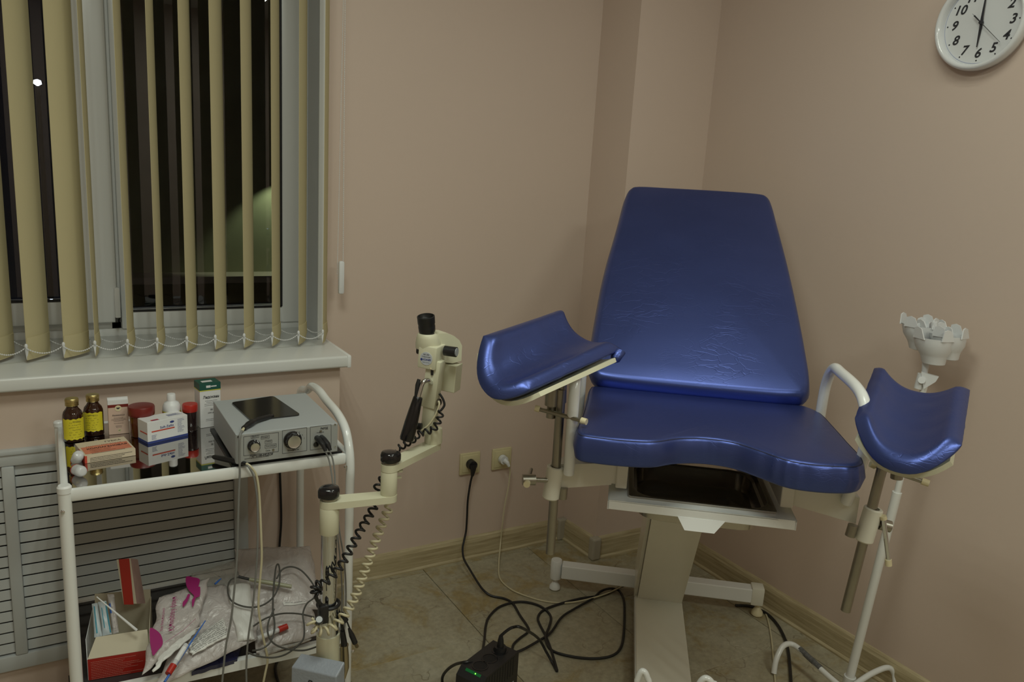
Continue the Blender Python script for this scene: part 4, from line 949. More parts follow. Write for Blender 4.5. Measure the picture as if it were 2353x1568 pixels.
pbox(577, 1002, 595, 1008, .0003); pbox(600, 1003, 619, 1010, .0003); pbox(609, 1013, 625, 1020, .0003); pbox(609, 1023, 635, 1031, .0003)
def ptext(s_, px, py, sz, **k): pr.text(s_, sz, dp(px, py), (1, 0, 0), (0, 0, 1), .0004, **k)
ptext('ВЫКЛ', 586, 1003.5, .0055, width=.013); ptext('Резание', 609, 1005, .0055, width=.015); ptext('Смесь', 617, 1014.5, .0055, width=.012); ptext('Коагуляция', 622, 1025, .0055, width=.021)
ptext('Сеть', 616, 1036, .006, width=.010); ptext('ЭХВЧ-100-МЕДСИ', 600, 1047, .0075, width=.052, shear=.3, bold=.0002); lines(pr, Matrix.Translation((dp(562, 1056).x, dy0 - .0002, dp(562, 1056).z)), 0, 0, 1, .085, 0, .003, .0010, 21, False)
ptext('Мощность', 674, 1034.5, .0062, width=.026); ptext('ВЫХОД', 745, 985, .0065, width=.017, bold=.0002); lines(pr, Matrix.Translation((dp(728, 995.5).x, dy0 - .0002, dp(728, 995.5).z)), 0, 0, 1, .017, 0, .003, .0011, 22, False)
for k, (px, py) in enumerate(((656, 1006), (664, 997), (676, 992), (688, 994), (695, 1000), (699, 1008))): ptext(str(k + 2), px, py, .0045)
pr.build('panel_print', M_ink, eu)
def knob(px, py, R_, L_):
    c = dp(px, py); M = frame(c, (1, 0, 0), (0, 0, 1), (0, -1, 0)); prof = [(R_ * 1.12, 0), (R_ * 1.12, .003), (R_, .004), (R_ * .94, L_), (R_ * .86, L_ + .001)]
    m = MB(); n = 36; vs_ = []
    for r_, z in prof:
        for k in range(n): rr = r_ * (1 - (.06 if (k % 4 == 0 and z > .0035) else 0)); vs_.append((rr * cos(2 * pi * k / n), rr * sin(2 * pi * k / n), z))
    m.add(vs_, [[j * n + i, j * n + (i + 1) % n, (j + 1) * n + (i + 1) % n, (j + 1) * n + i] for j in range(len(prof) - 1) for i in range(n)] + [[(len(prof) - 1) * n + i for i in range(n)]], M)
    k_ = m.build('knob', M_blackg, eu, smooth=True, auto=40)
    m = MB(); m.lathe([(R_ * .80, L_ + .0005), (R_ * .80, L_ + .0018), (R_ * .70, L_ + .0012), (0.0005, L_ + .0016)], M, 36); m.build('knob_cap', mat('spun_aluminium', (.72, .73, .70), .3, 1), k_, smooth=True, auto=60)
    m = MB(); m.box((R_ * .55, R_ * .90, .004 + L_ * .45), (.0012, .0012, L_ * .9), 0, M); m.build('pointer', M_box, k_)
knob(583, 1024, .0125, .014); knob(672, 1011, .0185, .016)
m = MB(); c = dp(726, 1022); m.lathe([(.0062, 0), (.0062, .002), (.003, .002), (.0028, .0005)], frame(c, (1, 0, 0), (0, 0, 1), (0, -1, 0)), 20); m.build('jack', M_blackg, eu, smooth=True)
for p in ((547, 1004), (770, 976), (770, 1027)): m = MB(); m.lathe([(.0022, 0), (.0018, .001)], frame(dp(*p), (1, 0, 0), (0, 0, 1), (0, -1, 0)), 12); m.build('screw', M_chrome, eu)
for p in ((628, 1034), (737, 991)): m = MB(); m.lathe([(.0028, 0), (.0022, .002)], frame(dp(*p), (1, 0, 0), (0, 0, 1), (0, -1, 0)), 14); m.build('pilot_lamp', M_steel, eu, smooth=True)
# twin plug with grey leads
tl_ = thing('twin_lead', dp(735, 1010), 'two grey leads plugged into the right end of the grey unit', 'cable')
for dx_ in (-.005, .006):
    a = dp(733, 1006) + Vector((dx_, 0, 0)); m = MB(); m.tube([a + Vector((0, .001, 0)), a + Vector((.001, -.016, -.001)), a + Vector((.006, -.030, -.008)), a + Vector((.010, -.036, -.022))], [.0062, .0068, .006, .0040], 16); m.build('plug', M_black, tl_, smooth=True)
def pxline(pts, y0, y1=None):
    y1 = y0 if y1 is None else y1; n = len(pts); return [P(x, y, 'y', y0 + (y1 - y0) * i / (n - 1)) for i, (x, y) in enumerate(pts)]
for k, off in enumerate((0, 9)):
    a = dp(733, 1006) + Vector((.005 + k * .010, -.037, -.024))
    pts = [a] + pxline([(756 + off, 1058), (762 + off * .8, 1090), (766 + off * .5, 1125), (774 + off * .2, 1180)], 1.69, 1.66) + pxline([(776 + off * .6, 1230), (782 + off, 1290), (786 + off, 1360), (784 + off, 1430), (778 + off, 1500), (782 + off, 1568), (784, 1640)], 1.655)
    m = MB(); m.tube(cr(pts, 8), .0019, 8); m.build('lead', M_gcab, tl_, smooth=True)
# electrode plate
zp = dz1 + .001; cor = [P(x, y, 'z', zp) for x, y in ((531, 927), (628, 912), (691, 955), (576, 968))]
ep = thing('return_electrode', sum(cor, Vector()) / 4, 'flat black rubber electrode plate lying on the grey unit', 'electrode plate')
def rounded(cor, r, n=5):
    out = []
    for i in range(4):
        p, a, b = cor[i], cor[i - 1], cor[(i + 1) % 4]; u = (a - p).normalized(); v = (b - p).normalized()
        for k in range(n + 1): t_ = k / n; q0 = p + u * r; q1 = p + v * r; out.append(q0 * (1 - t_) ** 2 + p * 2 * t_ * (1 - t_) + q1 * t_ ** 2)
    return out
rr_ = rounded(cor, .012); m = MB(); m.prism([(p.x, p.y) for p in rr_], zp - .0005, zp + .0025); m.build('plate', mat('electrode_rubber', (.022, .020, .018), .16), ep)
a, b, c_, d_ = P(612, 960, 'z', zp + .005), P(590, 966, 'z', zp + .007), P(573, 975, 'z', zp + .007), P(560, 985, 'z', zp + .005)
m = MB(); m.tube(cr([a + (a - b) * .8, a, b, c_, d_], 5), [.001] + [.004] * 2 + [.006] * 10 + [.0075] * 4 + [.006] * 4, 14); m.build('cable_boot', M_black, ep, smooth=True)
e_ = P(556, 991, 'z', zp + .004)
m = MB(); m.tube([d_, e_], .0030, 10); m.build('cream_sleeve', M_ccab, ep, smooth=True)
pts = [e_] + pxline([(551, 1003), (550, 1040), (551, 1085), (549, 1130)], 1.722, 1.718) + pxline([(547, 1200), (544, 1290), (536, 1380), (530, 1430), (520, 1480), (514, 1530), (508, 1600)], 1.715)
m = MB(); m.tube(cr(pts, 8), .0024, 8); m.build('lead', M_gcab, ep, smooth=True)
# handpieces
hp = thing('electrosurgical_pencil', P(520, 1058, 'z', ZI), 'black pencil handpiece lying on shelf edge with cream and grey leads', 'handpiece')
a, b = P(489, 1050, 'z', ZI + .010), P(566, 1066, 'z', ZI + .014)
m = MB(); m.tube([a, a.lerp(b, .06), a.lerp(b, .5), a.lerp(b, .92), b], [.0035, .0056, .0062, .0052, .003], 16); m.build('grip', M_black, hp, smooth=True)
pts = [b] + pxline([(575, 1072), (588, 1090), (594, 1120), (597, 1160)], 1.716) + pxline([(600, 1230), (601, 1290), (594, 1380), (598, 1430), (608, 1480), (615, 1515), (610, 1545), (603, 1580)], 1.712)
m = MB(); m.tube(cr(pts, 8), .0027, 8); m.build('cream_lead', M_ccab, hp, smooth=True)
pts = [b + Vector((0, 0, -.003))] + pxline([(572, 1074), (583, 1096), (589, 1130), (592, 1170)], 1.712) + pxline([(592, 1250), (588, 1320), (580, 1400), (570, 1470), (566, 1540), (568, 1600)], 1.709)
m = MB(); m.tube(cr(pts, 8), .0022, 8); m.build('grey_lead', M_gcab, hp, smooth=True)
# ------------------------------------------------------------------ things on the lower shelf
A, B = P(204, 1564, 'z', ZL + .001), P(345, 1540, 'z', ZL + .001); ex_ = (B - A).normalized(); ey_ = Vector((-ex_.y, ex_.x, 0)); W = (B - A).length
hf = P(196, 1519, 'y', A.y).z - ZL
gb = thing('glove_carton', (A + B) / 2 + ey_ * .08, 'open red and white carton full of wrapped supplies on the lower shelf', 'box')
Mg = frame(A, ex_, ey_, (0, 0, 1)); DG = .155
def panel(nm, pts, mt, th=.0012):
    pts = [Mg @ Vector(p) for p in pts]; n = (pts[1] - pts[0]).cross(pts[2] - pts[0]).normalized() * th; k = len(pts)
    m = MB(); m.add(pts + [p + n for p in pts], [list(range(k))[::-1], list(range(k, 2 * k))] + [[i, (i + 1) % k, k + (i + 1) % k, k + i] for i in range(k)]); return m.build(nm, mt, gb)
panel('front_panel', [(0, 0, 0), (W, 0, 0), (W, 0, hf), (0, 0, hf)], M_redc)
panel('front_flap', [(0.0, .001, hf), (W, .001, hf), (W - .004, .028, hf + .036), (.016, .028, hf + .036)], M_carton)
panel('side_panel', [(W, 0, 0), (W, DG, 0), (W, DG, .10), (W, .03, hf + .035), (W, 0, hf)], M_carton)
panel('side_panel', [(0, DG, 0), (0, 0, 0), (0, 0, hf), (-.004, .03, .085), (0, DG, .095)], mat('side_white', (.60, .62, .64), .45))
panel('back_panel', [(W, DG, 0), (0, DG, 0), (.004, DG + .004, .125), (W * .62, DG + .004, .120), (W, DG, .12)], M_carton)
panel('bottom_panel', [(0, 0, .001), (0, DG, .001), (W, DG, .001), (W, 0, .001)], M_carton)
m = MB(); lines(m, Mg, .006, hf - .008, 11, W * .9, -.0016, .0042, .0010, 33, False); m.build('print', mat('pale_print', (.55, .20, .16), .5), gb)
# standing lid flap with a red strip, facing the viewer
Lf = [PP(x, y, Mg @ Vector((W * .6, DG * .55, 0)), ey_) for x, y in ((284, 1388), (314, 1388), (300, 1284), (268, 1287))]
m = MB(); t_ = ey_ * .0012; m.add(Lf + [p + t_ for p in Lf], [[0, 1, 2, 3], [7, 6, 5, 4], [0, 4, 5, 1], [1, 5, 6, 2], [2, 6, 7, 3], [3, 7, 4, 0]]); m.build('lid_flap', M_carton, gb)
Lf2 = [PP(x, y, Mg @ Vector((W * .6, DG * .55 - .0015, 0)), ey_) for x, y in ((285, 1390), (307, 1390), (297, 1284), (273, 1286))]
m = MB(); m.add(Lf2 + [p + t_ * .5 for p in Lf2], [[0, 1, 2, 3], [7, 6, 5, 4], [0, 4, 5, 1], [1, 5, 6, 2], [2, 6, 7, 3], [3, 7, 4, 0]]); m.build('red_strip', M_redc, gb)
Lf3 = [Lf[1], Lf[1] + ex_ * .016 + ey_ * .05 + Vector((0, 0, -.03)), Lf[2] + ex_ * .012 + ey_ * .05 + Vector((0, 0, -.03)), Lf[2]]
m = MB(); m.add(Lf3 + [p + ey_ * .0012 for p in Lf3], [[0, 1, 2, 3], [7, 6, 5, 4], [0, 4, 5, 1], [1, 5, 6, 2], [2, 6, 7, 3], [3, 7, 4, 0]]); m.build('lid_side', mat('lid_print', (.45, .30, .27), .5, var=.3, vscale=30), gb)
# wrapped packets in the carton
def packet(px4, dep, label, mt, prn=None, nm='wrapped_packet', th=.010):
    base_ = Mg @ Vector((W * .4, dep, hf + .02)); nn = (ey_ * .72 + Vector((0, 0, -.69))).normalized()
    q = [PP(x, y, base_, nn) for x, y in px4]; t = thing(nm, sum(q, Vector()) / 4, label, 'packet'); m = MB()
    def f(i, j):
        p = q[0].lerp(q[1], i).lerp(q[3].lerp(q[2], i), j); k = (1 - (2 * i - 1) ** 4) * (1 - (2 * j - 1) ** 4); return p - nn * (th * .5 * k + .0015 * noise.noise(Vector((i * 4, j * 9, px4[0][0]))))
    m.slab(f, lambda i, j: nn * (th * (1 - (2 * i - 1) ** 4) * (1 - (2 * j - 1) ** 4) + .0008), 10, 14); m.build('wrapper', mt, t, smooth=True)
    if prn:
        for (u0, u1, v0, v1, pm) in prn:
            mm = MB(); mm.slab(lambda i, j: f(u0 + (u1 - u0) * i, v0 + (v1 - v0) * j) - nn * .0007, lambda i, j: nn * .0004, 4, 8); mm.build('print', pm, t)
    return t
packet([(211, 1388), (224, 1386), (235, 1462), (217, 1466)], .035, 'pale wrapped packet at the left in the open red carton', M_lb, [(.3, .5, .1, .9, M_teal)])
packet([(225, 1384), (244, 1381), (257, 1458), (236, 1462)], .040, 'wrapped packet with teal edge in the middle of the open red carton', M_lb, [(.82, .97, .05, .95, M_teal), (.3, .4, .2, .8, M_teal)])
packet([(246, 1366), (262, 1366), (273, 1454), (259, 1458)], .050, 'clear wrapped packet right of the teal-edged packet in the red carton', M_film2, [(.05, .35, .25, .5, M_bluep)])
a, b = PP(222, 1372, Mg @ Vector((W * .5, .02, hf + .05)), ey_), PP(314, 1449, Mg @ Vector((W * .5, .006, hf + .05)), ey_)
sp_ = thing('plastic_spatula', (a + b) / 2, 'long white plastic spatula laid across the open red carton', 'spatula'); m = MB()
m.tube([a, a.lerp(b, .5), b], [.0012, .0022, .0032], 8); m.build('stick', M_chk, sp_, smooth=True)
# heap of film bags: sheets near one sloping surface
H0 = Vector((.3, 1.775, .315)); HN = Vector((0, -.42, .90)).normalized()
def hpt(px, py, off=0): return PP(px, py, H0 + HN * off, HN)
def sheet(nm, label, cat, quad, off, mt, amp=.006, th=.0012, nx=36, ny=36, seed=0, group=None, bulge=.010):
    q = [hpt(x, y, off) for x, y in quad]; t = thing(nm, sum(q, Vector()) / 4, label, cat, group)
    def f(i, j):
        p = q[0].lerp(q[1], i).lerp(q[3].lerp(q[2], i), j)
        e = (p * 1.0); w = noise.noise(e * 14 + Vector((0, 0, seed))) + .5 * noise.noise(e * 38 + Vector((seed, 0, 0))) + .35 * abs(noise.noise(Vector((e.x * 60 + e.y * 30, e.y * 14, seed))))
        k = (1 - (2 * i - 1) ** 6) * (1 - (2 * j - 1) ** 6)
        eu = Vector((noise.noise(Vector((i * 5, j * 5, seed + 3))), 0, 0)) * .008
        return p + HN * (amp * w + bulge * k) + eu
    m = MB(); m.slab(f, lambda i, j: -HN * th, nx, ny); m.build('film' if mt is not M_paper else 'wrapper', mt, t, smooth=True, auto=180)
    return t, f
def deco(t, f, u0, u1, v0, v1, mt, nm, lift=.0012, n=12):
    m = MB(); m.slab(lambda i, j: f(u0 + (u1 - u0) * i, v0 + (v1 - v0) * j) + HN * lift, lambda i, j: -HN * .0004, n, n); return m.build(nm, mt, t, smooth=True)
def flines(t, f, u0, u1, v0, v1, n, mt, seed, nm='print', lw=.0009, lift=.0016):
    random.seed(seed); m = MB()
    for k in range(n):
        v = v0 + (v1 - v0) * k / max(1, n - 1); u = u0
        while u < u1:
            L_ = random.uniform(.03, .12); m.tube([f(u, v) + HN * lift, f(min(u + L_, u1), v) + HN * lift], lw * .5, 4); u += L_ + .02
    m.build(nm, mt, t)
sheet('clear_bag', 'large crumpled clear film bag against the wall at rear right of the lower shelf', 'bag', [(538, 1262), (712, 1256), (742, 1400), (560, 1400)], .012, M_film2, .008, seed=1, bulge=.016)
sheet('clear_bag', 'crumpled clear film bag behind the magenta printed bag', 'bag', [(440, 1322), (560, 1282), (590, 1420), (420, 1430)], .0, M_film, .008, seed=2, bulge=.012)
t, f = sheet('sample_kit', 'sample kit pouch with white ruled label and red capped tube, right end of lower shelf', 'pouch', [(570, 1350), (712, 1340), (730, 1462), (590, 1500)], .010, M_film2, .006, seed=4)
deco(t, f, .50, .93, .05, .42, M_paper, 'paper_label', .002); flines(t, f, .53, .90, .09, .38, 9, M_dgrey, 5, lw=.0007, lift=.0036)
t, f = sheet('sample_kit', 'large flat white kit pouch with printed label in the middle of the lower shelf', 'pouch', [(470, 1345), (585, 1345), (592, 1470), (352, 1585)], .020, M_film2, .006, seed=6)
wr_, fw = sheet('white_wrapper', 'torn white paper backing lying right of centre on the kit pouches', 'wrapper', [(520, 1345), (575, 1335), (585, 1470), (545, 1475)], .030, M_paper, .004, seed=8)
lb_, fl_ = sheet('instruction_slip', 'printed white instruction slip on the middle kit pouch', 'paper slip', [(432, 1478), (512, 1420), (526, 1462), (440, 1507)], .040, M_paper, .002, seed=9, bulge=.003)
flines(lb_, fl_, .05, .95, .12, .88, 9, M_dgrey, 10, lw=.0008)
t, f = sheet('printed_bag', 'white bag with magenta print and mirrored lettering leaning beside the red carton', 'bag', [(366, 1376), (482, 1330), (452, 1445), (326, 1552)], .045, M_film2, .006, seed=12, bulge=.012)
e_, fe = sheet('white_wrapper', 'white folded wrapper edge at the foot of the magenta printed bag', 'wrapper', [(352, 1545), (372, 1490), (460, 1440), (440, 1462)], .052, M_paper, .003, seed=13, bulge=.002)
def blob(t, pxs, off, mt, nm):
    pts = [hpt(x, y, off) for x, y in pxs]; pts = cr(pts, 4, True); k = len(pts); m = MB(); m.add(pts + [p - HN * .0006 for p in pts], [list(range(k)), list(range(k, 2 * k))[::-1]] + [[i, (i + 1) % k, k + (i + 1) % k, k + i] for i in range(k)]); m.build(nm, mt, t)
blob(t, [(428, 1326), (444, 1327), (459, 1332), (456, 1348), (460, 1350), (459, 1370), (450, 1375), (443, 1396), (441, 1380), (446, 1370), (435, 1358), (428, 1345)], .064, M_pink, 'magenta_patch')
blob(t, [(345, 1444), (358, 1448), (370, 1460), (374, 1480), (362, 1496), (352, 1507), (347, 1490), (344, 1465)], .064, M_pink, 'magenta_patch')
blob(t, [(432, 1366), (437, 1368), (430, 1384), (421, 1395), (420, 1385), (427, 1376)], .064, M_pink, 'magenta_patch')
m = MB(); a, b = hpt(392, 1452, .066), hpt(402, 1372, .066); m.text('Юнифрай файн', .016, (a + b) / 2, -(a - b), HN.cross((a - b)), .0, shear=.3, width=(a - b).length); a, b = hpt(371, 1452, .066), hpt(377, 1398, .066); m.text('для диагностики', .008, (a + b) / 2, -(a - b), HN.cross((a - b)), 0, shear=.3, width=(a - b).length); m.build('lettering', M_pink, t)
m = MB(); m.tube([hpt(378, 1478, .066), hpt(420, 1450, .066), hpt(450, 1422, .066)], .0005, 4); m.build('fold_line', M_pink, t)
# tubes and brushes
def tube_(p0, p1, off, label):
    a, b = hpt(*p0, off), hpt(*p1, off); t = thing('sample_tube', (a + b) / 2, label, 'tube'); d = (b - a).normalized()
    m = MB(); m.cyl(a, b, .0058, n=16); m.build('barrel', M_cup, t, smooth=True); m = MB(); m.cyl(b - d * .003, b + d * .019, .0078, .0072, n=18); m.build('cap', M_red, t, smooth=True)
    m = MB(); m.cyl(a.lerp(b, .15), a.lerp(b, .75), .0061, n=16); m.build('label_sleeve', M_box, t, smooth=True)
tube_((428, 1482), (397, 1532), .062, 'red capped sample tube near the front rail, left of the printed slip'); tube_((592, 1468), (643, 1447), .034, 'red capped sample tube inside the right-hand kit pouch')
for k, (p0, p1, off, lab) in enumerate((((472, 1427), (378, 1568), .060, 'long blue sampling brush lying beside the left red capped tube'), ((508, 1330), (494, 1343), .034, 'short blue brush tip sticking out behind the printed bag'))):
    a, b = hpt(*p0, off), hpt(*p1, off); t = thing('sampling_brush', (a + b) / 2, lab, 'brush'); m = MB(); m.tube([a, a.lerp(b, .5), b], [.0012, .0022, .0026], 10); m.build('handle', M_bluep, t, smooth=True)
# dark items at the front
q = [P(x, y, 'z', ZL + .012) for x, y in ((520, 1488), (556, 1480), (545, 1515), (440, 1545))]
t = thing('dark_pouch', sum(q, Vector()) / 4 - Vector((0, 0, .01)), 'dark navy pouch under the bags at the front rail', 'pouch'); m = MB()
m.slab(lambda i, j: q[0].lerp(q[1], i).lerp(q[3].lerp(q[2], i), j) + Vector((0, 0, .008 * sin(pi * i) * sin(pi * j) + .002 * noise.noise(Vector((i * 6, j * 6, 2))))), lambda i, j: Vector((0, 0, -.010)), 14, 14); m.build('pouch', film('navy_film', (.02, .02, .06), 1, .2, 20, .6), t, smooth=True)
q = [P(x, y, 'z', ZL + .010) for x, y in ((600, 1478), (700, 1450), (712, 1468), (610, 1502))]
t = thing('brown_tray', sum(q, Vector()) / 4 - Vector((0, 0, .009)), 'brown flat box under the clear pouches at the front right', 'box'); m = MB(); m.slab(lambda i, j: q[0].lerp(q[1], i).lerp(q[3].lerp(q[2], i), j) + Vector((0, 0, .014)), lambda i, j: Vector((0, 0, -.022)), 1, 1); m.build('box', mat('brown_card', (.16, .09, .04), .5), t)
sheet('clear_bag', 'flat clear glossy film strip along the front right of the lower shelf', 'bag', [(590, 1495), (700, 1452), (715, 1470), (600, 1512)], .006, M_film, .004, seed=17, bulge=.004)
# dark instrument with looped lead
il = thing('looped_lead', hpt(620, 1420, .06), 'grey looped lead with slim handpiece lying over the clear pouches', 'cable')
pts = [hpt(x, y, o) for x, y, o in ((548, 1327, .050), (530, 1334, .052), (523, 1355, .052), (531, 1380, .052), (555, 1393, .052), (585, 1396, .052), (610, 1388, .052), (630, 1370, .054), (641, 1345, .056), (643, 1318, .058), (640, 1298, .060), (634, 1305, .060), (629, 1350, .056), (627, 1400, .054), (631, 1440, .054), (622, 1475, .052), (600, 1492, .048), (580, 1496, .040))]
m = MB(); m.tube(cr(pts, 8), .0021, 8); m.build('lead', M_gcab2, il, smooth=True)
pts = [hpt(x, y, o) for x, y, o in ((582, 1440, .046), (610, 1422, .052), (645, 1411, .054), (685, 1411, .054), (722, 1419, .056))]
m = MB(); m.tube(cr(pts, 8), .0021, 8); m.build('lead', M_gcab2, il, smooth=True)
pts = [hpt(x, y, o) for x, y, o in ((636, 1330, .058), (648, 1310, .060), (668, 1303, .062), (690, 1310, .062), (710, 1330, .062), (722, 1350, .062), (723, 1372, .062), (705, 1388, .060), (696, 1412, .058), (699, 1440, .056), (697, 1468, .054), (680, 1488, .05), (655, 1505, .05), (625, 1512, .05), (590, 1508, .045), (570, 1500, .04))]
m = MB(); m.tube(cr(pts, 8), .0021, 8); m.build('lead', M_gcab2, il, smooth=True)
pts = [hpt(x, y, o) for x, y, o in ((630, 1400, .056), (617, 1430, .055), (616, 1458, .054), (630, 1480, .054), (660, 1492, .052), (700, 1495, .052), (740, 1482, .052))]
m = MB(); m.tube(cr(pts, 8), .0021, 8); m.build('lead', M_gcab2, il, smooth=True)
a, b = hpt(548, 1326, .050), hpt(573, 1332, .050); m = MB(); m.tube([a, b], .0034, 12); m.build('black_sleeve', M_black, il, smooth=True)
a, c = hpt(573, 1332, .050), hpt(670, 1349, .050); m = MB(); m.tube([a, a.lerp(c, .5), c], [.0045, .0058, .0048], 14); m.build('handpiece', mat('olive_plastic', (.30, .30, .20), .35), il, smooth=True)
# black cable hanging behind the trolley
bc_ = thing('black_wall_cable', P(643, 1085, 'y', 2.225), 'black cable hanging on the wall behind the trolley', 'cable')
m = MB(); m.tube(cr([P(x, y, 'y', 2.228) for x, y in ((640, 1000), (643, 1085), (645, 1140), (646, 1200), (642, 1262), (640, 1320), (645, 1400), (655, 1470))], 6), .0036, 8); m.build('cord', M_black, bc_, smooth=True)
fc_ = thing('floor_cable_loop', P(660, 1560, 'z', .004), 'black cable loop on the floor under the trolley', 'cable')
m = MB(); m.tube(cr([P(x, y, 'z', .0045) for x, y in ((655, 1600), (640, 1570), (633, 1545), (634, 1528), (642, 1515), (660, 1503))], 6), .0042, 8); m.build('cord', M_black, fc_, smooth=True)
# ================================================================== colposcope
PX_, PY_ = .500, 1.575
co = thing('colposcope', (PX_, PY_, 0), 'ivory colposcope on a chrome pole with jointed arms in front of the trolley', 'colposcope')
def zpx(y, x=755): return P(x, y, 'y', PY_).z
def cpart(n, m, mt=M_colpo, sm=True, auto=40): return m.build(n, mt, co, smooth=sm, auto=auto)
z1518, z1455, z1388, z1222, z1165 = zpx(1518), zpx(1455), zpx(1388), zpx(1225), zpx(1163)
m = MB(); m.cyl((PX_, PY_, .06), (PX_, PY_, z1455), .0262, n=36); cpart('lower_column', m)
m = MB(); m.cyl((PX_, PY_, z1455 - .001), (PX_, PY_, z1388), .0236, n=36); cpart('chrome_collar', m, M_chrome)
m = MB(); m.cyl((PX_, PY_, z1388), (PX_, PY_, z1222 + .003), .0176, n=36); cpart('chrome_pole', m, M_chrome)
tz = [(.0236 + .004 * cos(a), .004 * sin(a)) for a in [2 * pi * k / 12 for k in range(13)]]
m = MB(); m.lathe(tz, Matrix.Translation((PX_, PY_, z1388)), 36, False, False); cpart('rubber_ring', m, M_black)
m = MB(); m.lathe([(.0205, z1222), (.0210, z1222 + .001), (.0210, z1165 - .002), (.0205, z1165 - .001)], Matrix.Translation((PX_, PY_, 0)), 36); cpart('upper_sleeve', m)
b0 = P(742, 1392, 'y', PY_ - .024); b1 = P(742, 1434, 'y', PY_ - .030)
m = MB(); m.b2((b0.x - .011, PY_ - .034, b1.z), (b0.x + .011, PY_ - .018, b0.z + .002), .003); cpart('clamp_block', m, M_black)
c = P(733, 1426, 'y', PY_ - .050); m = MB(); m.lathe([(.0095, -.004), (.0098, 0), (.0095, .004)], axisM(c, Vector((-.1, -.6, .75))), 20); cpart('clamp_knob', m, M_blackg)
m = MB(); m.lathe([(.0072, .0038), (.0070, .0050)], axisM(c, Vector((-.1, -.6, .75))), 20); cpart('knob_cap', m, M_grey)
# arm 1
za = z1165 - .001; ax_end = P(893, 1137, 'z', za + .014)
J = Vector((ax_end.x, ax_end.y, 0)); d1 = Vector((J.x - PX_, J.y - PY_, 0)); L1 = d1.length; d1n = d1.normalized(); n1 = Vector((-d1n.y, d1n.x, 0))
def stadium(L_, r0, r1, n=14): return [(L_ + r1 * cos(a), r1 * sin(a)) for a in [-pi / 2 + pi * k / n for k in range(n + 1)]] + [(r0 * cos(a), r0 * sin(a)) for a in [pi / 2 + pi * k / n for k in range(n + 1)]]
m = MB(); m.prism(stadium(L1, .0212, .0190), za, za + .0155, frame((PX_, PY_, 0), d1n, n1, (0, 0, 1))); cpart('arm', m)
def knobl(c, r, h, a0):
    m = MB(); n = 40; prof = [(.75, 0), (.98, .12), (1, .3), (1, .72), (.9, .93), (.55, 1.0), (.1, 1.02)]; vs_ = []
    for rr, z in prof:
        for k in range(n): a = 2 * pi * k / n; q = rr * r * (1 + .13 * max(0, cos(a - a0)) ** 6 * 1.8); vs_.append((c[0] + q * cos(a), c[1] + q * sin(a), c[2] + z * h))
    m.add(vs_, [[j * n + i, j * n + (i + 1) % n, (j + 1) * n + (i + 1) % n, (j + 1) * n + i] for j in range(len(prof) - 1) for i in range(n)] + [[(len(prof) - 1) * n + i for i in range(n)], list(range(n))[::-1]]); return m
m = MB(); m.cyl((PX_, PY_, za + .0150), (PX_, PY_, za + .021), .0175, n=30); cpart('washer', m, M_steel)
cpart('locking_knob', knobl((PX_, PY_, za + .021), .0215, .025, pi * 1.05), M_blackg, True, 80)
# joint
zj0 = za + .0155; zj1 = P(893, 1081, 'y', J.y).z
m = MB(); M = Matrix.Translation((J.x, J.y, 0)); m.lathe([(.0178, zj0), (.0185, zj0 + .002), (.0185, zj1 - .002), (.0175, zj1)], M, 36); cpart('joint_barrel', m)
d2 = Vector((.85, .53, 0)).normalized(); n2 = Vector((-d2.y, d2.x, 0)); zk = zj1 + .016
hb = P(985, 1014, 'z', zk); L2 = max(.08, (Vector((hb.x, hb.y, 0)) - J).dot(d2)); hbp = J + d2 * L2
m = MB(); m.prism(stadium(L2, .0190, .0190), zj1, zk, frame((J.x, J.y, 0), d2, n2, (0, 0, 1))); cpart('arm', m)
m = MB(); m.cyl((J.x, J.y, zk - .001), (J.x, J.y, zk + .004), .0165, n=30); cpart('washer', m, M_steel)
cpart('locking_knob', knobl((J.x, J.y, zk + .004), .0205, .024, -.3), M_blackg, True, 80)
c = P(918, 1080, 'y', J.y + .02); m = MB(); m.cyl(c, c + Vector((.0, 0, -.004)), .008); m.b2((c.x - .010, c.y - .004, c.z - .020), (c.x + .004, c.y + .004, c.z - .016)); cpart('cable_hook', m)
# head: local frame facing the viewer
HC = Vector((hbp.x, hbp.y, zk)); vd = (HC - EYE); vd.z = 0; vd.normalize(); vr = Vector((vd.y, -vd.x, 0)); S_ = (HC - EYE).length / FPX
ang = radians(-24); fd = Vector((vd.x * cos(ang) - vd.y * sin(ang), vd.x * sin(ang) + vd.y * cos(ang), 0)); rt = Vector((fd.y, -fd.x, 0))   # fd: away from viewer
def hq(px, py, off=0): return PP(px, py, HC + vd * off, vd)
def hbox(px0, py0, px1, py1, dep, off=0, bev=.003, lean=0, scale=.9, nm='b'):
    c = hq((px0 + px1) / 2, (py0 + py1) / 2, off); w = abs(px1 - px0) * S_ * scale; h = abs(py1 - py0) * S_; M = frame(c, rt, fd, (0, 0, 1)) @ Matrix.Rotation(lean, 4, 'Y'); m = MB(); m.box((0, 0, 0), (w, dep, h), bev, M); return m, M, w, h
base_c = HC.copy()
m = MB(); m.lathe([(.0215, 0), (.0215, .028), (.020, .036)], Matrix.Translation(HC), 32); cpart('head_base', m)
m, _, _, _ = hbox(969, 1000, 1008, 912, .030, 0, .006, radians(4), .82); cpart('lower_link', m)
m, Mu, wu, hu = hbox(972, 936, 1018, 826, .030, -.006, .003, radians(6), .74); cpart('upper_link', m)
m = MB(); m.cyl(hq(1003, 924, -.010), hq(1006, 924, -.016) + rt * .004, .0085, n=24); cpart('hinge_disc', m, M_steel)
m, Mh, wh, hh = hbox(968, 842, 1023, 790, .072, .010, .004, radians(3), .80); cpart('optical_body', m)
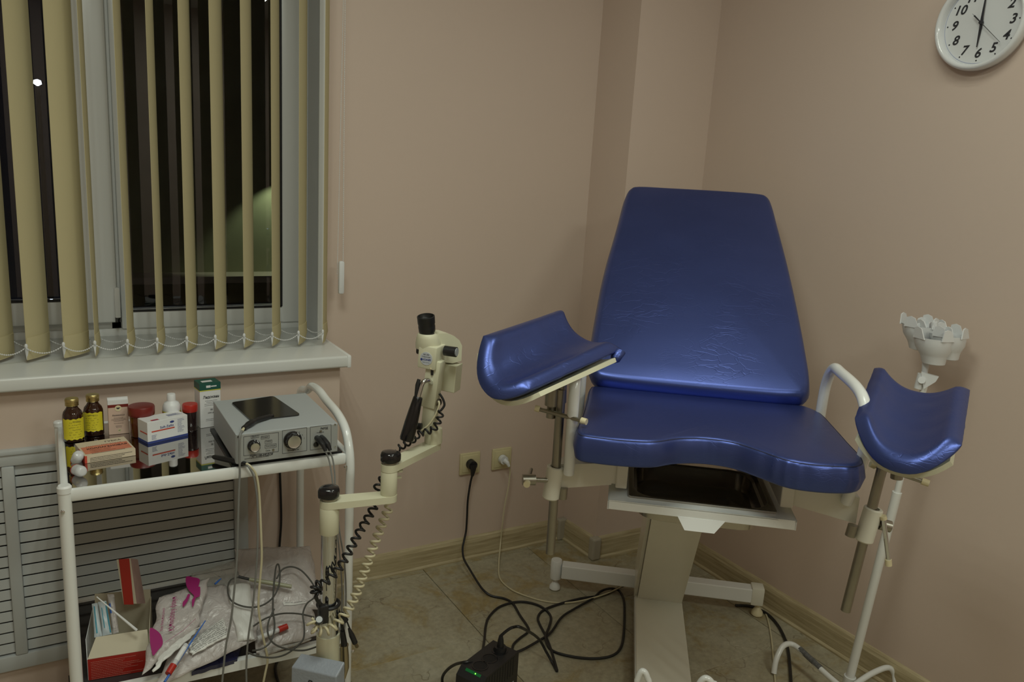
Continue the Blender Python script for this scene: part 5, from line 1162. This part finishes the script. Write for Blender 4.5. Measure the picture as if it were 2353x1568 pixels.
# hood: loft from the eyepiece ring back and down to the right
m = MB(); prof = []
secs = [((981, 775, -.004), .0215, .0215, .010), ((992, 775, .008), .024, .024, .016), ((1008, 783, .022), .025, .027, .020), ((1026, 795, .036), .024, .030, .024), ((1042, 808, .048), .020, .030, .026)]
c0 = hq(982, 768, .0)
top = MB(); 
N_ = 24; vs_ = []
lay = [(hq(984, 800, .010), .030, .030), (hq(984, 789, .008), .0300, .031), (hq(983, 776, .004), .0265, .0275), (hq(982, 769, .002), .0235, .0240), (hq(981.5, 766, .001), .0205, .0205)]
for c, ra, rb_ in lay:
    for k in range(N_): a = 2 * pi * k / N_; vs_.append(c + rt * ra * cos(a) + fd * rb_ * sin(a))
top.add(vs_, [[j * N_ + i, j * N_ + (i + 1) % N_, (j + 1) * N_ + (i + 1) % N_, (j + 1) * N_ + i] for j in range(len(lay) - 1) for i in range(N_)] + [[(len(lay) - 1) * N_ + i for i in range(N_)], list(range(N_))[::-1]]); cpart('hood', top, M_colpo, True, 60)
bk = MB(); poly = [(-.005, -.045), (-.005, .004), (.012, .020), (.030, .019), (.050, .012), (.066, .000), (.074, -.014), (.074, -.052), (.050, -.056)]
Mb = frame(hq(990, 782, .02), (rt * .62 + fd * .78), Vector((0, 0, 1)), (rt * .78 - fd * .62)); bk.prism(poly, -.021, .021, Mb); cpart('prism_housing', bk, M_colpo, False)
# eyepiece
ec0, ec1 = hq(982, 768, 0), hq(978.5, 727, -.008); Me = axisM(ec0, ec1 - ec0); Le = (ec1 - ec0).length
m = MB(); m.lathe([(.0165, -.002), (.0172, .004), (.0195, .008), (.0200, Le * .45), (.0193, Le * .55), (.0205, Le * .62), (.0208, Le), (.0185, Le + .001), (.0165, Le - .008), (.0150, Le - .010)], Me, 40, True, False); m.lathe([(.0155, Le - .010), (.001, Le - .0085)], Me, 30, True, True); cpart('eyepiece', m, M_black, True, 35)
m, _, _, _ = hbox(1017, 898, 1058, 834, .040, .040, .002, radians(3), .84); cpart('lamp_housing', m, M_colpo, False)
m = MB(); a = hq(1022, 806, -.008); b = a + rt * .030; m.cyl(a, b, .0120, n=28); m.lathe([(.0098, 0), (.0098, .001)], axisM(b, rt), 24); cpart('focus_knob', m, M_black)
m = MB(); m.lathe([(.0100, 0), (.0096, .0015)], axisM(b, rt), 24); cpart('knob_cap', m, M_grey)
m = MB(); a = hq(967, 806, .0); m.cyl(a, a - rt * .008, .009, n=20); cpart('focus_knob', m, M_black)
# round maker's plate
pc = hq(986, 815, -.018); Mp = frame(pc + fd * .0, rt, (0, 0, 1), -fd)
fc = Mh @ Vector((-.001, -.0362, -.002)); Mp = frame(fc, rt, Vector((0, 0, 1)), -fd)
m = MB(); m.lathe([(.0158, 0), (.0156, .0008)], Mp, 36); lp_ = cpart('round_plate', m, mat('plate_silver', (.52, .55, .60), .35))
m = MB(); R3 = Mp.to_3x3()
for tx, sz, zz_, w in (('МК-400', .005, .0095, .015), ('Colposcope', .005, .0045, .022)): m.text(tx, sz, Mp @ Vector((0, zz_, .0009)), rt, (0, 0, 1), .0002, width=w)
m.text('Made in Ukraine', .003, Mp @ Vector((0, -.009, .0009)), rt, (0, 0, 1), .0002, width=.018); m.build('plate_print', M_ink, lp_)
m = MB(); m.text('SCANER', .0062, Mp @ Vector((.002, -.0025, .0009)), rt, (0, 0, 1), .0002, width=.020, shear=.25, bold=.0002); m.lathe([(.0030, .0008), (.0030, .0012)], Mp @ Matrix.Translation((-.0115, -.0025, 0)), 14); m.build('plate_print', M_inkb, lp_)
m = MB(); m.tube([hq(985, 834, -.022), hq(994, 842, -.026), hq(998, 845, -.022)], .0022, 8); m.tube([hq(993, 849, -.0215), hq(993, 862, -.0215)], .0034, 10); cpart('locking_tab', m, M_black)
m = MB(); m.box(hq(994, 847, -.0235), (.014, .006, .004), .001); cpart('bracket', m, M_cream)
# handle
hp0 = [hq(990, 880, -.020), hq(984, 875, -.036), hq(976, 876, -.046), hq(970, 883, -.050), hq(965, 898, -.053), hq(960, 917, -.056)]
m = MB(); m.tube(cr(hp0, 6), .0058, 16); cpart('chrome_bracket', m, M_chrome)
a, b = hq(961, 912, -.056), hq(934, 1012, -.066)
m = MB(); m.tube([a, a.lerp(b, .02), a.lerp(b, .35), a.lerp(b, .6), a.lerp(b, .95), b], [.0095, .0110, .0140, .0158, .0170, .0155], 28); cpart('grip', m, M_blackg, True, 60)
m = MB(); m.tube([hq(963, 872, -.050), hq(959, 885, -.054), hq(955, 915, -.058)], [.0042, .0048, .0036], 12); cpart('trigger_lever', m, M_black)
m = MB(); a = hq(969, 981, -.018); m.cyl(a, a - rt * .020 - fd * .004, .0085, n=20); cpart('tension_knob', m, M_black)
# leads on the head
m = MB(); m.tube(cr([hq(1010, 905, -.012), hq(1018, 918, -.016), hq(1021, 932, -.02), hq(1012, 945, -.024)], 6), .0028, 10); cpart('lead', m, M_black)
m = MB(); m.tube(cr([hq(1008, 922, -.018), hq(1009, 932, -.024), hq(1000, 955, -.028), hq(985, 977, -.03), hq(968, 990, -.03)], 6), .0024, 10); cpart('lead', m, M_ccab)
pth = [hq(1014, 944, -.026), hq(1008, 966, -.03), hq(998, 984, -.034), hq(982, 992, -.034), hq(962, 998, -.04), hq(950, 1010, -.034), hq(930, 1022, -.026), hq(910, 1034, -.02)]
m = MB(); m.tube(coil(pth, .0072, 10, 12), .0026, 7); cpart('coiled_lead', m, M_black, True, 180)
q_ = lambda x, y, off: P(x, y, 'y', PY_ + off)
pth = [q_(880, 1100, .055), q_(868, 1120, .05), q_(866, 1150, .035), q_(846, 1190, .02), q_(822, 1230, .0), q_(798, 1275, -.012), q_(778, 1308, -.026), q_(752, 1335, -.035), q_(728, 1352, -.038)]
m = MB(); m.tube(coil(pth, .0086, 15, 14), .0029, 7); cpart('coiled_lead', m, M_black, True, 180)
m = MB(); m.tube(cr([q_(728, 1352, -.038), q_(727, 1375, -.036), q_(735, 1388, -.034)], 6), .004, 8); m.tube(coil([q_(735, 1342, -.036), q_(724, 1348, -.036), q_(724, 1364, -.036), q_(734, 1368, -.036)], .008, 4, 12), .0028, 7); cpart('coiled_lead', m, M_black, True, 180)
pth = [q_(893, 1150, .03), q_(894, 1165, .02), q_(884, 1190, .015), q_(872, 1220, .008), q_(858, 1256, .0), q_(846, 1290, -.006), q_(832, 1328, -.012), q_(818, 1366, -.02), q_(802, 1398, -.026), q_(782, 1425, -.034), q_(762, 1444, -.04), q_(742, 1452, -.044), q_(722, 1446, -.045), q_(716, 1432, -.045), q_(720, 1420, -.04)]
m = MB(); m.tube(coil(pth, .0094, 22, 14), .0030, 7); cpart('coiled_lead', m, M_ccab, True, 180)
# plugs hanging right of the pole
m = MB(); m.tube(cr([q_(776, 1400, -.005), q_(784, 1425, -.012), q_(788, 1450, -.014)], 5), .0036, 8); m.tube([q_(787, 1450, -.014), q_(791, 1483, -.014)], [.0055, .0075], 14); cpart('connector_boot', m, M_black)
m = MB(); m.tube([q_(791, 1482, -.014), q_(791, 1488, -.014), q_(792, 1510, -.014), q_(793, 1535, -.016), q_(790, 1560, -.02)], [.0102, .0090, .0098, .0092, .004], 18); cpart('metal_connector', m, mat('nickel', (.42, .36, .25), .3, 1))
m = MB(); m.tube(cr([q_(782, 1408, -.02), q_(795, 1425, -.024), q_(804, 1446, -.026)], 5), .0018, 8); m.tube([q_(802, 1445, -.026), q_(808, 1460, -.026), q_(816, 1478, -.026)], [.0030, .0062, .0062], 12); m.tube([q_(783, 1412, -.02), q_(794, 1428, -.022)], [.007, .0075], 12); cpart('usb_plug', m, M_black)
a, b = q_(816, 1478, -.026), q_(821, 1488, -.026); m = MB(); m.tube([a, b], .0042, 4); cpart('usb_tip', m, mat('nickel_tip', (.50, .42, .28), .3, 1))
# power box in front
zb0 = P(742, 1511, 'y', PY_ - .03).z
A, B = P(692, 1501, 'z', zb0), P(793, 1521, 'z', zb0); C, D_ = P(773, 1557, 'z', zb0 - .018), P(669, 1533, 'z', zb0 - .018)
dn = Vector((0, 0, -.16)); m = MB(); fwd = ((D_ - A) + (C - B)) / 2; fwd.z = 0; fn = fwd.normalized() * .004
A2, B2, C2, D2 = A + dn, B + dn, C + dn + Vector((0, 0, .018)) + fn, D_ + dn + Vector((0, 0, .018)) + fn
m.add([A, B, C, D_, A2, B2, C2, D2], [[0, 1, 2, 3], [7, 6, 5, 4], [3, 2, 6, 7], [0, 3, 7, 4], [1, 5, 6, 2], [0, 4, 5, 1]])
pbx = m.build('power_box', mat('blue_grey_hammer', (.30, .33, .38), .36, bump=.4, bscale=160, coat=.3), co)
bpy_mod = pbx.modifiers.new('bevel', 'BEVEL'); bpy_mod.width = .003; bpy_mod.segments = 3
m = MB(); ef = (C - D_).normalized(); upf = (D_ - D2).normalized(); m.text('B', .024, (C + D_) / 2 + (C2 + D2) / 2 * .0 + upf * -.031 - ef * .012, ef, upf, .0008, shear=.4, bold=.0004)
m.build('lettering', M_ink, co)
m = MB(); m.lathe([(.030, .0), (.15, .0), (.15, .02), (.05, .05), (.030, .06)], Matrix.Translation((PX_, PY_, .0)), 32, True, True); cpart('floor_base', m, M_colpo)
# ================================================================== UPS
ZU = .155
a, b = P(1135, 1470.5, 'z', ZU), P(1192.5, 1497, 'z', ZU); c, d = P(1135, 1550, 'z', ZU), P(1058.6, 1539, 'z', ZU)
wx_ = (b - a).normalized(); ly = Vector((wx_.y, -wx_.x, 0)); 
if ly.dot(c - b) < 0: ly = -ly
Wd = (b - a).length; Ln = .24
up = thing('voltage_regulator', (a + b) / 2 + ly * Ln / 2 - Vector((0, 0, ZU)), 'black mains power unit with green light strip on the floor', 'power unit')
Mu = frame(Vector((a.x, a.y, 0)), wx_, ly, (0, 0, 1))
Lt = .150
m = MB(); prof = [(0, .004), (0, ZU - .003), (.003, ZU), (Lt, ZU), (Lt + .020, ZU - .018), (Lt + .024, .004)]; k = len(prof)
m.add([(0, y, z) for y, z in prof] + [(Wd, y, z) for y, z in prof], [list(range(k)), list(range(k, 2 * k))[::-1]] + [[i, (i + 1) % k, k + (i + 1) % k, k + i] for i in range(k)], Mu); m.build('casing', mat('ups_black', (.016, .015, .016), .42), up)
for sx_ in (-.0008, Wd - .0008):
    for i in range(11):
        m = MB(); m.b2((sx_, .02 + i * .0125, ZU - .060), (sx_ + .0016, .026 + i * .0125, ZU - .006), 0, Mu); m.build('vent_rib', M_black, up)
for i, yy in enumerate((.032, .080, .122)):
    m = MB(); m.lathe([(.0225, 0), (.0225, .0012), (.019, .0012), (.0185, -.004)], Mu @ Matrix.Translation((Wd * .5, yy, ZU)), 28, False, False); m.build('outlet_ring', M_blackg, up, smooth=True)
    m = MB(); m.lathe([(.0185, .0002), (.001, .0003)], Mu @ Matrix.Translation((Wd * .5, yy, ZU)), 28); m.build('outlet', mat('outlet_dark', (.005, .005, .006), .6), up)
mm = Mu @ frame((0, Lt, ZU), (1, 0, 0), (0, .743, -.669), (0, .669, .743))
m = MB(); m.b2((Wd * .22, .001, 0), (Wd * .80, .009, .0012), .0005, mm); m.build('green_strip', mat('green_strip', (.005, .12, .03), .4, emit=(.0, .35, .06), estr=.05), up)
m = MB(); m.lathe([(.0020, .0012), (.0012, .0024)], mm @ Matrix.Translation((Wd * .60, .005, 0)), 14); m.build('green_light', mat('green_led', (.2, 1, .1), .4, emit=(.25, 1, .08), estr=1.5), up)
m = MB(); m.b2((Wd, .018, .055), (Wd + .0006, .050, .072), 0, Mu); m.build('sticker', M_grey, up)
# plugs in the UPS and its cables
pc_ = Mu @ Vector((Wd * .5, .030, ZU)); k1 = thing('ups_plug_cable', pc_, 'black cable plugged in top of the black power unit, arching to the right', 'cable')
m = MB(); m.cyl(pc_, pc_ + Vector((0, 0, .012)), .018, .016, n=24); pe = pc_ + Vector((0, 0, .045)); m.tube([pc_ + Vector((0, 0, .010)), pc_ + Vector((0, 0, .03)), pe], [.010, .0085, .0055], 14); m.build('plug', M_black, k1, smooth=True)
vdir = Vector((ray(1200, 1450).x, ray(1200, 1450).y, 0))
def vp(x, y, ref): return PP(x, y, ref, vdir)
fl0 = lambda x, y: P(x, y, 'z', .0048)
pts = [pe, vp(1166, 1449, pe), vp(1180, 1442, pe), vp(1198, 1443, pe + vdir * .0), fl0(1235, 1470) + Vector((0, 0, .055)), fl0(1255, 1500) + Vector((0, 0, .025)), fl0(1270, 1525), fl0(1280, 1543), fl0(1274, 1520), fl0(1265, 1490), fl0(1254, 1462), fl0(1240, 1435), fl0(1236, 1420), fl0(1246, 1405), fl0(1275, 1392), fl0(1330, 1377), fl0(1385, 1368), fl0(1420, 1352), P(1448, 1340, 'z', .03), P(1464, 1328, 'z', .07)]
pts[4] = vp(1236, 1467, pe * .45 + fl0(1236, 1467) * .55); pts[5] = vp(1256, 1500, pe * .18 + fl0(1256, 1500) * .82)
m = MB(); m.tube(cr(pts, 8), .0042, 9); m.build('cord', M_black, k1, smooth=True)
def floorcab(nm, label, pxs, r=.0042, mt=M_black, z=None):
    pts = [P(x, y, 'z', (z[i] if z else r + .0008)) for i, (x, y) in enumerate(pxs)]; t = thing(nm, pts[0], label, 'cable'); m = MB(); m.tube(cr(pts, 8), r, 9); m.build('cord', mt, t, smooth=True); return t
# from the wall socket to the back of the unit
e = Vector((c1.x, D - .030, c1.z - .038))
pts = [e] + [P(x, y, 'y', D - .026) for x, y in ((1081, 1110), (1075, 1150), (1073, 1190), (1071, 1220))] + [P(1066, 1245, 'y', D - .04), P(1063, 1262, 'y', D - .06)]
fpts = [(1066, 1285), (1080, 1310), (1097, 1338), (1112, 1358), (1130, 1370), (1158, 1376), (1178, 1387), (1195, 1415), (1212, 1440), (1214, 1452), (1195, 1467), (1180, 1482), (1176, 1500)]
pts += [P(x, y, 'z', max(.005, .05 - .012 * i)) for i, (x, y) in enumerate(fpts)]
m = MB(); m.tube(cr(pts, 8), .0040, 9); m.build('cord', M_black, pl, smooth=True)
e = Vector((c2.x + .012, D - .044, c2.z - .02))
pts = [e] + [P(x, y, 'y', D - .034) for x, y in ((1172, 1085), (1168, 1120), (1160, 1160), (1155, 1200), (1150, 1250))] + [P(x, y, 'z', zz_) for x, y, zz_ in ((1146, 1300, .012), (1149, 1330, .004), (1170, 1352, .004), (1200, 1367, .004), (1250, 1382, .004), (1300, 1386, .005), (1350, 1378, .011), (1400, 1362, .012), (1440, 1342, .03), (1464, 1328, .075))]
m = MB(); m.tube(cr(pts, 8), .0027, 8); m.build('cord', M_ccab, pl2, smooth=True)
floorcab('floor_cable', 'black cable looping from left rear of the black power unit over the tiles', [(1109, 1495), (1113, 1470), (1116, 1440), (1124, 1418), (1145, 1397), (1175, 1386), (1205, 1384), (1235, 1391), (1256, 1404), (1266, 1420), (1262, 1440), (1254, 1462), (1257, 1480), (1268, 1495), (1290, 1504), (1330, 1512), (1370, 1514), (1405, 1508), (1425, 1492), (1433, 1460), (1435, 1400), (1432, 1375), (1421, 1357), (1402, 1353), (1380, 1360), (1362, 1376), (1320, 1400), (1290, 1420), (1265, 1455), (1235, 1475), (1205, 1492), (1188, 1499)], z=[.03, .012] + [.005] * 8 + [.010, .012, .008] + [.005] * 9 + [.010, .014] + [.009] * 8)
floorcab('floor_cable', 'black cable leaving the black power unit to the left', [(1085, 1520), (1065, 1523), (1045, 1528), (1028, 1540), (1017, 1556), (1018, 1575), (1030, 1600)], z=[.155, .155, .12, .08, .04, .01, .005])
floorcab('floor_cable', 'black cable on the floor beside the right-hand skirting, behind the chair foot', [(1690, 1392), (1720, 1393), (1742, 1400), (1765, 1413), (1785, 1434), (1800, 1460), (1810, 1490), (1815, 1530), (1820, 1600)], r=.0048)
floorcab('floor_cable', 'thin cream cable from the right chair foot towards the viewer', [(1748, 1398), (1760, 1412), (1768, 1440), (1774, 1480), (1778, 1530), (1784, 1600)], r=.0028, mt=M_ccab)
# ================================================================== groups of look-alike things
GROUPS = {'power_socket': 'cream sockets on the window wall', 'medicine_bottle': 'amber bottles on the upper shelf', 'plastic_vial': 'translucent vials on the upper shelf',
          'wrapped_packet': 'wrapped packets in the open red carton', 'clear_bag': 'clear film bags on the lower shelf', 'sample_kit': 'kit pouches on the lower shelf',
          'white_wrapper': 'white wrappers on the lower shelf', 'sample_tube': 'red capped tubes on the lower shelf', 'sampling_brush': 'blue brushes on the lower shelf', 'floor_cable': 'loose cables on the tiled floor'}
for o in list(bpy.data.objects):
    b_ = o.name.split('.')[0]
    if o.parent is None and b_ in GROUPS: o['group'] = GROUPS[b_]
